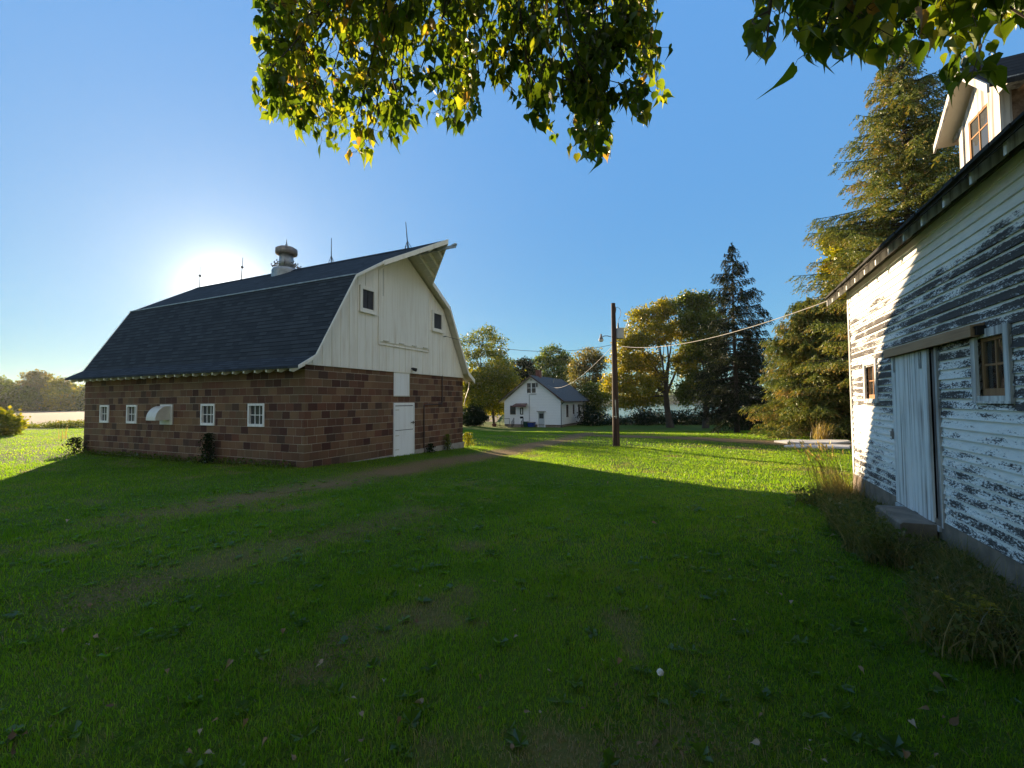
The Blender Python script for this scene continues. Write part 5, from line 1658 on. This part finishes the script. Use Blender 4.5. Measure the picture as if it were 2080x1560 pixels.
scrub('undergrowth', 200, lambda g: (g.uniform(9.5, 42), g.uniform(57, 64)), 0.5, 2.3, 'dark', 0.22, 'dark undergrowth along the lake bank under the trees', 'undergrowth', 91)
scrub('undergrowth', 60, lambda g: (g.uniform(22, 36), g.uniform(38, 46)), 0.4, 1.5, 'dark', 0.16, 'low dark brush under the broad spruces', 'undergrowth', 92)
scrub('weeds', 120, lambda g: (g.uniform(-46, -17), 33.2 + 34 * float(sm(-30, -11, g.uniform(-46, -25))) * 0 + g.uniform(-0.4, 0.5)), 0.1, 0.5, 'olive', 0.10, 'rough weed strip along the field edge', 'weeds', 93, 0.5)
scrub('far_woods', 420, lambda g: (g.uniform(-250, 420), g.uniform(700, 740)), 6, 14, 'green', 5.0, 'distant wooded far shore of the lake', 'woods', 94, 8)
scrub('far_woods', 260, lambda g: (g.uniform(-150, 0), g.uniform(124, 132)), 1.5, 6.0, 'dark', 0.7, 'low dark brush behind the far treeline', 'woods', 95, 1.6)

# =================================================================== LEAFY TREE OVER THE CAMERA
OT = np.array([0.9, -2.6, 0.0])
tree0 = thing('linden_tree', 'leafy tree whose low boughs hang across the top of the view', 'tree', tuple(OT))
g0 = np.random.default_rng(5)
HALF = [(0.20, -0.05), (0.40, 0.10), (0.46, 0.34), (0.30, 0.60), (0.09, 0.84)]
MID = [(0, 0.02), (0, 0.38), (0, 0.72), (0, 1.18)]
LV = [(x, y) for x, y in MID] + [(x, y) for x, y in HALF] + [(-x, y) for x, y in HALF]
LV = np.array(LV)
TRI = []
for s in (0, 1):
    o = [4 + 5 * s + i for i in range(5)]
    tr_ = [(0, o[0], o[1]), (0, o[1], 1), (1, o[1], o[2]), (1, o[2], o[3]), (1, o[3], 2), (2, o[3], o[4]), (2, o[4], 3)]
    TRI += tr_ if s == 0 else [(a, c, b) for a, b, c in tr_]
TRI = np.array(TRI)


def heart_leaves(P, ax, nr, size, g):
    """heart-shaped pointed leaves: stalk end P, pointing ax, facing nr"""
    n = len(P)
    ax = ax / np.linalg.norm(ax, axis=1, keepdims=True)
    sx = np.cross(ax, nr); sx /= np.maximum(np.linalg.norm(sx, axis=1, keepdims=True), 1e-6)
    nz = np.cross(sx, ax)
    fold = g.uniform(0.1, 1.0, n)[:, None]; curl = g.normal(-0.28, 0.30, n)[:, None]; tw = g.normal(0, 0.38, n)[:, None]
    wd = g.uniform(0.72, 1.05, n)[:, None]; skew = g.normal(0, 0.08, n)[:, None]
    x = LV[None, :, 0] * wd + skew * LV[None, :, 1] ** 2; y = np.repeat(LV[None, :, 1], n, 0)
    z = fold * np.abs(LV[None, :, 0]) + curl * y ** 2 + tw * LV[None, :, 0] * y
    s = size[:, None, None]
    v = P[:, None] + s * (x[..., None] * sx[:, None] + y[..., None] * ax[:, None] + z[..., None] * nz[:, None])
    f = (np.arange(n)[:, None, None] * len(LV) + TRI[None]).reshape(-1)
    return v.reshape(-1, 3), f


q = MB()
fork = OT + np.array([0.05, 0.1, 3.3])
q.tube([(0, 0, -0.3), (0, 0, 0.4), (0.02, 0.03, 1.8), tuple(fork - OT), (0.1, 0.1, 5.2), (0.2, -0.1, 7.4), (0.2, -0.1, 9.0)], [0.42, 0.33, 0.29, 0.27, 0.20, 0.12, 0.03], 14)
trunk0 = q.build('trunk', M['bark'], tree0, smooth=True)


def bough(P, r0, r1):
    q = MB(); n = len(P)
    q.tube([tuple(p - OT) for p in P], [r0 + (r1 - r0) * i / (n - 1) for i in range(n)], 8)
    return q.build('bough', M['bark'], tree0, smooth=True)


def curve(pts, n=12):
    """smooth path through points"""
    pts = np.array(pts); out = []
    for i in range(len(pts) - 1):
        p0 = pts[max(i - 1, 0)]; p1 = pts[i]; p2 = pts[i + 1]; p3 = pts[min(i + 2, len(pts) - 1)]
        for k in range(n):
            t = k / n
            out.append(0.5 * ((2 * p1) + (-p0 + p2) * t + (2 * p0 - 5 * p1 + 4 * p2 - p3) * t ** 2 + (-p0 + 3 * p1 - 3 * p2 + p3) * t ** 3))
    out.append(pts[-1]); return np.array(out)


BA = curve([fork, (0.4, -0.4, 4.6), at(1000, -420, 2.2), at(900, -150, 3.0), at(820, -40, 3.5)])
BB = curve([fork + np.array([0, 0, 0.4]), (0.6, 0.2, 4.9), at(1180, -260, 2.8), at(1220, -60, 3.3)])
BC = curve([fork + np.array([0, 0, -0.2]), (1.5, -0.6, 3.9), at(1950, -420, 1.3), at(1900, -120, 1.8), at(1830, -20, 2.1)])
for b_ in (BA, BB, BC):
    bough(b_, 0.07, 0.016)

ENV1 = np.array([(500, -10), (518, 110), (540, 265), (600, 285), (690, 325), (760, 350), (805, 318), (850, 225), (900, 290), (945, 290), (985, 180), (1030, 205), (1062, 240), (1130, 325), (1230, 332), (1300, 296), (1345, 275), (1322, 130), (1282, 0)])
ENV2 = np.array([(1540, 20), (1550, 110), (1578, 182), (1625, 150), (1660, 158), (1700, 128), (1745, 105), (1780, 170), (1830, 185), (1870, 165), (1930, 150), (1975, 195), (2000, 200), (2015, 110), (2060, 60), (2100, 75)])


def env_y(E, x):
    o = np.argsort(E[:, 0]); return np.interp(x, E[o, 0], E[o, 1])


LVS = []; LFS = []; LTS = []; loff = 0


def add_leaves(v, f, t):
    global loff
    LVS.append(v); LFS.append(f + loff); LTS.append(np.repeat(t, len(TRI))); loff += len(v)


tw = MB()


def hang(E, boughs, x0, x1, y0, d0, d1, n_twig, size, n_sec, edge_bias, nl=(7, 15)):
    allb = np.concatenate(boughs)
    secs = []
    for k in range(n_sec):
        px = x0 + (x1 - x0) * (k + g0.uniform(0.2, 0.8)) / n_sec
        py = env_y(E, px) * g0.uniform(0.35, 0.8); d = g0.uniform(d0, d1)
        tip = at(px, py, d)
        i = np.argmin(np.linalg.norm(allb - (tip + np.array([0, -0.3, 0.7])), axis=1))
        a = allb[i]; mid = (a + tip) / 2 + np.array([g0.normal(0, 0.06), g0.normal(0, 0.08), 0.22 * np.linalg.norm(a - tip)])
        p = curve([a, mid, tip], 6)
        tw.tube([tuple(x - OT) for x in p], [0.012 - 0.0085 * j / (len(p) - 1) for j in range(len(p))], 5, cap=False)
        secs.append(p)
    sec = np.concatenate(secs + [b[-14:] for b in boughs])
    for k in range(n_twig):
        px = g0.uniform(x0, x1)
        ym = env_y(E, px) - size * F_PX / ((d0 + d1) / 2) * 0.8
        py = ym - (ym - y0) * g0.random() ** edge_bias
        d = g0.uniform(d0, d1); tip = at(px, py, d)
        i = np.argmin(np.linalg.norm(sec - (tip + np.array([0, 0, 0.22])), axis=1) + g0.uniform(0, 0.15, len(sec)))
        a = sec[i]
        L = np.linalg.norm(tip - a)
        if L > 0.75:
            a = tip + (a - tip) / L * 0.75
        mid = (a + tip) / 2 + np.array([g0.normal(0, 0.03), g0.normal(0, 0.03), 0.10 * L])
        p = curve([a, mid, tip], 5)
        tw.tube([tuple(x - OT) for x in p], [0.0042 - 0.0028 * j / (len(p) - 1) for j in range(len(p))], 4, cap=False)
        m = g0.integers(*nl)
        t = np.sqrt(g0.uniform(0.05, 1, m)); t[-1] = 1.0
        ii = t * (len(p) - 1); i0 = np.minimum(ii.astype(int), len(p) - 2); fr = (ii - i0)[:, None]
        pos = p[i0] * (1 - fr) + p[i0 + 1] * fr
        out = rdir(g0, m) * np.array([1, 1, 0.4]); out /= np.linalg.norm(out, axis=1, keepdims=True)
        st = pos + out * g0.uniform(0.015, 0.05, m)[:, None] + np.array([0, 0, -0.012])
        for s_, e_ in zip(pos, st):
            tw.tube([tuple(s_ - OT), tuple(e_ - OT)], 0.0011, 3, cap=False)
        ax = out * g0.uniform(0.15, 1.0, m)[:, None] + np.array([0, 0, -1.0]) * g0.uniform(0.45, 1.3, m)[:, None]
        nr = out + rdir(g0, m) * 0.7
        sz = size * g0.uniform(0.55, 1.12, m)
        # yellowing gathers in whole sprays
        base = np.clip(g0.normal(0.38, 0.2), 0.03, 0.8) if g0.random() > 0.08 else g0.uniform(0.65, 0.9)
        if px < 800 and E is ENV1: base = min(0.95, base + 0.14)  # left sprays: yellow sunlit glow put into the leaf tint
        v, f = heart_leaves(st - OT, ax, nr, sz, g0)
        add_leaves(v, f, np.clip(base + g0.normal(0, 0.15, m), 0, 1))


hang(ENV1, [BA, BB], 505, 1338, -190, 2.6, 3.9, 800, 0.078, 28, 0.85)
hang(ENV1, [BB], 1150, 1342, 60, 2.6, 3.6, 70, 0.078, 5, 1.25)
hang(ENV2, [BC], 1545, 2110, -160, 1.6, 2.5, 165, 0.092, 12, 0.9, (5, 11))
tw.build('twigs', M['twig'], tree0)
# the rest of the crown, above and behind
n = 12000
P = OT + np.array([0.2, 0.0, 7.2]) + rdir(g0, n) * np.array([4.6, 3.9, 3.4]) * (g0.uniform(0.15, 1, n) ** 0.4)[:, None]
el = np.degrees(np.arctan2(P[:, 2] - 1.6, np.maximum(P[:, 1], 0.01)))
P = P[((P[:, 1] < 0.2) | (el > 52)) & (P[:, 2] > 3.7) & (P[:, 0] < 2.6)]
n = len(P)
v, f = heart_leaves(P - OT, rdir(g0, n) * 0.6 + np.array([0, 0, -0.8]), rdir(g0, n), g0.uniform(0.14, 0.26, n), g0)
add_leaves(v, f, np.clip(g0.normal(0.45, 0.2, n), 0, 1))
mesh_np('crown', np.concatenate(LVS), np.concatenate(LFS), 3, M['leaf_linden'], tree0, np.concatenate(LTS), smooth=False)
for k in range(9):
    a = g0.uniform(0, 6.28); e = np.array([0.2 + 3.6 * math.cos(a), min(3.0 * math.sin(a), 1.9), g0.uniform(5.5, 9)])
    s0 = np.array([0.12, 0.0, g0.uniform(3.6, 6.5)])
    bough(curve([OT + s0, OT + (s0 + e) / 2 + np.array([0, 0, 0.4]), OT + e], 6), 0.07, 0.015)

# =================================================================== WEEDS, LITTER, ODDS AND ENDS
gs = np.random.default_rng(77)


def shed_xy(s, y):
    p = np.array([SHED0[0], SHED0[1]]) + (-D1[:2] * s + D2[:2] * y) * 0.8
    return p[0], p[1]


def stems(n, fpos, h0, h1, w, curl, seed, lean=(0, 0), tbase=0.45, tvar=0.2, seg=5):
    """long arching blades, tapering, in world coordinates"""
    g = np.random.default_rng(seed)
    V = []; F = []; T = []
    xy = np.array([fpos(g) for _ in range(n)])
    z = height(xy[:, 0], xy[:, 1]) - 0.02
    h = g.uniform(h0, h1, n); az = g.uniform(0, 2 * np.pi, n); cu = g.uniform(0.15, 1.0, n) * curl
    dx = np.cos(az) * cu + lean[0]; dy = np.sin(az) * cu + lean[1]
    fa = g.uniform(0, 2 * np.pi, n); ww = w * g.uniform(0.6, 1.4, n)
    ts = np.linspace(0, 1, seg)
    rows = []
    for t in ts:
        c = np.stack([xy[:, 0] + dx * h * t ** 2, xy[:, 1] + dy * h * t ** 2, z + h * (t - 0.35 * np.minimum(1.2, np.hypot(dx, dy)) * t ** 2.5)], 1)
        hw = (ww * (1 - 0.93 * t ** 1.5) / 2)[:, None]
        s = np.stack([np.cos(fa), np.sin(fa), np.zeros(n)], 1) * hw
        rows += [c - s, c + s]
    V = np.stack(rows, 1).reshape(-1, 3)
    b = np.arange(n)[:, None] * (2 * seg)
    F = np.concatenate([np.stack([b[:, 0] + 2 * k, b[:, 0] + 2 * k + 1, b[:, 0] + 2 * k + 3, b[:, 0] + 2 * k + 2], 1) for k in range(seg - 1)], 1).reshape(-1)
    T = np.repeat(np.clip(g.normal(tbase, tvar, n), 0, 1), seg - 1)
    return V, F, T


def leafy(n, fpos, h, sz, seed, tb=0.35):
    g = np.random.default_rng(seed)
    xy = np.array([fpos(g) for _ in range(n)])
    z = height(xy[:, 0], xy[:, 1]) + g.uniform(0.02, 1, n) ** 1.3 * h
    s = sz * g.uniform(0.5, 1.4, n)
    V = cards(np.stack([xy[:, 0], xy[:, 1], z], 1), rdir(g, n) + np.array([0, 0, 0.2]), rdir(g, n) + np.array([0, 0, 0.8]), s, s * 0.55)
    return V, quads(n), np.clip(g.normal(tb, 0.18, n), 0, 1)


def join(parts):
    o = 0; V = []; F = []; T = []
    for v, f, t in parts:
        V.append(v); F.append(f + o); T.append(t); o += len(v)
    return np.concatenate(V), np.concatenate(F), np.concatenate(T)


def along(s0, s1, y0, y1):
    def f(g):
        s = g.uniform(s0, s1); edge = 0.75 + 0.35 * math.sin(s * 2.3) + 0.2 * math.sin(s * 5.1)
        return shed_xy(s, y0 + (y1 - y0) * edge * g.random() ** 1.25)
    return f


V, F, T = join([stems(5200, along(-0.4, 6.4, 0.06, 0.95), 0.14, 0.48, 0.006, 0.9, 1, (-0.1, 0.0), 0.5, 0.22),
                leafy(6500, along(0.0, 6.6, 0.06, 1.0), 0.26, 0.05, 2, 0.25),
                stems(1500, along(4.2, 6.6, 0.1, 0.9), 0.25, 0.5, 0.006, 1.0, 3, (-0.1, -0.1), 0.6, 0.2),
                stems(1900, lambda g: shed_xy(g.uniform(2.3, 4.4), g.uniform(0.5, 0.95)), 0.2, 0.52, 0.006, 0.8, 11, (-0.05, 0), 0.5, 0.22),
                leafy(1800, lambda g: shed_xy(g.uniform(2.4, 4.4), g.uniform(0.48, 0.95)), 0.36, 0.05, 12, 0.3)])
tag(mesh_np('weeds', V, F, 4, M['leaf_weed'], None, T), 'rank weeds and dry grass along the shed foundation', 'weeds', kind='stuff')
V, F, T = join([stems(620, lambda g: shed_xy(g.uniform(-0.15, 0.9), g.uniform(0.05, 0.55)), 0.25, 0.85, 0.006, 0.55, 4, (-0.25, 0.05), 0.5, 0.25),
                stems(500, lambda g: shed_xy(g.uniform(0.2, 1.6), g.uniform(0.1, 0.7)), 0.15, 0.5, 0.006, 0.8, 6, (-0.15, 0.0), 0.4, 0.25)])
tall = mesh_np('tall_grass', V, F, 4, M['leaf_drygrass'], None, T)
tag(tall, 'sunlit clump of tall dry grass at the shed corner', 'grass')
# seed heads on the tallest stems
n = 70
hd_ = []; c0 = np.array([shed_xy(gs.uniform(-0.2, 0.6), gs.uniform(0.2, 0.75)) for _ in range(n)])
hgt = gs.uniform(0.7, 1.0, n); ln_ = np.stack([gs.normal(-0.28, 0.12, n), gs.normal(0.02, 0.12, n)], 1)
tops = np.stack([c0[:, 0] + ln_[:, 0] * hgt, c0[:, 1] + ln_[:, 1] * hgt, height(c0[:, 0], c0[:, 1]) + hgt], 1)
sv = []
q = MB()
for a, b in zip(c0, tops):
    z = hz(a[0], a[1]); q.tube([(a[0], a[1], z), (a[0] * 0.55 + b[0] * 0.45, a[1] * 0.55 + b[1] * 0.45, z + (b[2] - z) * 0.66), tuple(b)], [0.0022, 0.0016, 0.0012], 4, cap=False)
sx_ = q.build('seed_stalk', M['leaf_drygrass'], tall)
axs = np.concatenate([np.stack([ln_[:, 0], ln_[:, 1], np.full(n, 0.5)], 1) + gs.normal(0, 0.12, (n, 3)) for _ in range(3)])
ps = np.concatenate([tops + gs.normal(0, 0.006, (n, 3)) for _ in range(3)])
mesh_np('seed_head', cards(ps, axs, rdir(gs, 3 * n), 0.085, 0.014), quads(3 * n), 4, M['leaf_drygrass'], tall, np.full(3 * n, 0.85))

# fern-like yellowing plant by the foundation
fx, fy = shed_xy(6.0, 0.62)
fern = thing('leafy_weed', 'yellow-green leafy weed beside dark dead stalks near the shed foundation', 'plant', (fx, fy, hz(fx, fy)))
Vs = []; n = 0
for k in range(16):
    a = gs.uniform(0, 6.28); L = gs.uniform(0.22, 0.42); d = np.array([math.cos(a), math.sin(a), 0])
    m = 22; t = np.linspace(0.15, 1, m)
    p = d[None] * (L * t)[:, None] * 0.8 + np.array([0, 0, 1])[None] * (0.34 * np.sin(t * 2.2))[:, None]
    s = np.where(np.arange(m) % 2, 1, -1)[:, None] * np.array([-d[1], d[0], 0])[None]
    Vs.append(cards(p + s * 0.03, s + d[None] * 0.5, np.array([0, 0, 1.0])[None] + gs.normal(0, 0.2, (m, 3)), 0.085 * (1.1 - 0.6 * t), 0.03)); n += m
mesh_np('fronds', np.concatenate(Vs), quads(n), 4, M['leaf_yellowgreen'], fern, np.clip(gs.normal(0.75, 0.12, n), 0, 1))
q = MB()
for k in range(26):
    a = gs.uniform(0, 6.28); r = gs.uniform(0.05, 0.4)
    q.tube([(0.1 * math.cos(a) + 0.12, 0.1 * math.sin(a) - 0.12, 0), (r * math.cos(a) + 0.12, r * math.sin(a) - 0.12, gs.uniform(0.02, 0.32))], [0.004, 0.002], 4, cap=False)
q.build('stalks', M['twig'], fern)
fern.scale = (0.62, 0.62, 0.72)


def wall_weed(label, base, h, w, n, pal, seed, cat='weed'):
    g = np.random.default_rng(seed)
    t = thing('weed', label, cat, tuple(base))
    q = MB()
    for k in range(5):
        a = g.uniform(0, 6.28); q.tube([(0, 0, -0.05), (math.cos(a) * w * 0.3, math.sin(a) * w * 0.3, h * 0.5), (math.cos(a) * w * 0.6, math.sin(a) * w * 0.6, h * g.uniform(0.7, 1))], [0.008, 0.005, 0.002], 5, cap=False)
    q.build('stems', M['twig'], t)
    n = int(n * 2.2)
    p = np.stack([g.normal(0, w * 0.45, n), g.normal(0, w * 0.45, n), h * g.uniform(0.02, 1, n) ** 0.8], 1)
    p[:, :2] *= (1.15 - 0.6 * p[:, 2:3] / h)
    s = 0.055 * g.uniform(0.5, 1.5, n)
    mesh_np('leaves', cards(p, rdir(g, n) + np.array([0, 0, -0.3]), rdir(g, n), s, s * 0.6), quads(n), 4, M['leaf_' + pal], t, np.clip(g.normal(0.45, 0.2, n), 0, 1))
    return t


def bp(u, v):
    p = barn_pt(u, v, 0); return (p[0], p[1], hz(p[0], p[1]))


wall_weed('tall weed climbing the block wall left of the nearest barn window', bp(-0.20, 3.55), 0.85, 0.22, 420, 'dark', 1)
wall_weed('weed under the barn conduit beside the white door', bp(5.15, -0.20), 0.32, 0.20, 150, 'dark', 2)
wall_weed('upright weed against the barn front between conduit and corner', bp(6.25, -0.18), 0.62, 0.16, 240, 'olive', 3)
wall_weed('sunlit shrubby weed at the right front corner of the barn', bp(7.95, -0.05), 0.62, 0.28, 320, 'yellowgreen', 4)
wall_weed('dark low weed at the far left corner of the barn', bp(-0.25, 10.9), 0.55, 0.40, 360, 'dark', 5)


def barn_strip(g):
    v = g.uniform(0.2, 11.2)
    p = barn_pt(-0.05 - 0.32 * g.random() ** 1.5 * (0.6 + 0.5 * math.sin(v * 2.1) ** 2), v, 0); return p[0], p[1]


V, F, T = join([leafy(1100, barn_strip, 0.17, 0.07, 8, 0.3), stems(900, barn_strip, 0.08, 0.25, 0.012, 0.8, 9, (0, 0), 0.4)])
tag(mesh_np('weeds', V, F, 4, M['leaf_green'], None, T), 'dark weeds along the foot of the barn side wall', 'weeds', kind='stuff')

# broken pale slabs in the yard behind
def slab(label, pxs, th, mt):
    P = [gpt(*p) for p in pxs]
    c = np.mean(P, 0)
    q = MB(); q.extr([(p[0] - c[0], p[1] - c[1], p[2] - c[2] - 0.1) for p in P], (0, 0, 0.1 + th))
    o = q.build('concrete_slab', mt, None, bevel=0.02); o.location = tuple(c)
    return tag(o, label, 'slab')


slab('long broken pale concrete slab lying in the yard behind the shed', [(1572, 899), (1600, 902), (1640, 903.5), (1700, 903), (1728, 900), (1722, 897.5), (1680, 896.5), (1640, 897.5), (1610, 896)], 0.09, M['pale'])
slab('nearer stained strip of broken concrete behind the shed corner', [(1592, 908), (1630, 910.5), (1670, 911), (1726, 912), (1728, 907), (1690, 905.5), (1650, 907), (1615, 905.5)], 0.07, M['pale'])
b_ = gpt(1668, 893)
V, F, T = stems(160, lambda g: (b_[0] + g.normal(0, 0.16), b_[1] + g.normal(0, 0.16)), 0.5, 1.25, 0.02, 0.55, 55, (0.15, 0), 0.55)
tag(mesh_np('dry_weed', V, F, 4, M['leaf_drygrass'], None, T), 'clump of tall straw-coloured weeds behind the pale slabs', 'weed')
b_ = gpt(128, 892)
V, F, T = stems(9, lambda g: (b_[0] + g.normal(0, 0.05), b_[1] + g.normal(0, 0.05)), 0.5, 0.95, 0.02, 0.3, 56, (0.1, 0), 0.3)
tag(mesh_np('dry_weed', V, F, 4, M['leaf_drygrass'], None, T), 'single dry stalk on the lawn left of the barn', 'weed')

# dandelion clock
db = gpt(1341, 1392)
dan = thing('dandelion', 'white dandelion clock standing in the near grass', 'flower', tuple(db))
q = MB(); q.tube([(0, 0, -0.01), (0.004, 0.002, 0.035), (0.002, 0.0, 0.062)], 0.0018, 6); q.build('stem', M['leaf_weed'], dan)
n = 260; dd = rdir(gs, n)
m_ = m_plain('seed_fluff', (0.80, 0.79, 0.76), 0.9, 0.05)
fl_o = mesh_np('seed_head', np.concatenate([cards(np.array([[0.002, 0, 0.072]]) + dd * 0.012, dd, rdir(gs, n), 0.012, 0.004), cards(np.array([[0.002, 0, 0.072]]) + dd * 0.0165, rdir(gs, n), dd, 0.009, 0.007)]), quads(2 * n), 4, m_, dan)

# fallen leaves lying on the lawn
m_dead = m_leaf('dead_leaf', [(0.0, (0.10, 0.055, 0.03)), (0.5, (0.26, 0.17, 0.10)), (0.85, (0.42, 0.33, 0.24)), (1.0, (0.55, 0.49, 0.42))], 0.25, 1.1, 0.03)
protos = []
for k in range(6):
    v, f = heart_leaves(np.zeros((1, 3)), np.array([[1.0, 0, 0]]), np.array([[0.1, 0.2, 1.0]]), np.array([0.075]), gs)
    v = v - v.mean(0); v[:, 2] += 0.10 * (np.abs(v[:, 1]) + v[:, 0] ** 2 * 4)
    me = mesh_np('fallen_leaf', v, f, 3, m_dead, None, np.full(len(TRI), [0.84, 0.65, 0.5, 0.72, 0.4, 0.2][k]))
    protos.append(me)
spots = [(407, 1500), (537, 1528), (736, 1518), (718, 1433), (1072, 1466), (148, 1040), (137, 1062), (310, 1038), (286, 1052), (118, 1215), (182, 1238), (130, 1290), (180, 1318), (465, 1360), (440, 1395), (650, 1362),
         (575, 1292), (847, 1272), (854, 1198), (988, 1278), (1087, 1186), (1005, 1188), (1258, 1360), (1180, 1214), (780, 1395), (850, 1440), (975, 1388), (735, 1466), (1300, 1524), (1330, 1523), (1605, 1230), (1990, 1275),
         (1905, 1388), (1750, 1372), (1545, 1466), (1940, 1485), (1535, 1530), (1900, 1552), (1840, 1548), (1490, 1270), (640, 1110), (810, 1090), (940, 1118), (345, 1180), (548, 1090), (1420, 1130), (1330, 1070), (905, 1040), (1690, 1095), (1235, 985)]
spots += [(gs.uniform(20, 2060), 1560 - 560 * gs.random() ** 1.6) for _ in range(60)]
for i, (px, py) in enumerate(spots):
    p = gpt(px, py)
    if inside(p[0], p[1]):
        continue
    o = protos[i % 6] if i < 6 else protos[i % 6].copy()
    if i >= 6:
        COL.objects.link(o)
    o.location = (p[0], p[1], p[2] + gs.uniform(0.030, 0.05)); o.rotation_euler = (gs.normal(0, 0.35), gs.normal(0, 0.35), gs.uniform(0, 6.28))
    s = gs.uniform(0.35, 0.75) * (1 if i < 50 else 0.7) * (1.0 if py > 1150 else 1.3); o.scale = (s, s, s)
    tag(o, 'dry curled fallen leaf lying on the mown lawn', 'leaf', 'dry leaves fallen on the lawn')

# thin evening air, thickening towards the far hedgerow
hm_ = mat('haze_air'); hk = NT(hm_)
_v = hk.n('VolumePrincipled', {'Color': (0.88, 0.94, 1.0, 1), 'Density': 0.00012, 'Anisotropy': 0.6})
_o = hk.t.nodes.new('ShaderNodeOutputMaterial'); hk.t.links.new(_v, _o.inputs['Volume'])
hb = MB(); hb.box(-960, 960, -960, 960, -9, 24)
tag(hb.build('haze', hm_), 'thin evening haze over the farmyard', 'haze', kind='stuff')
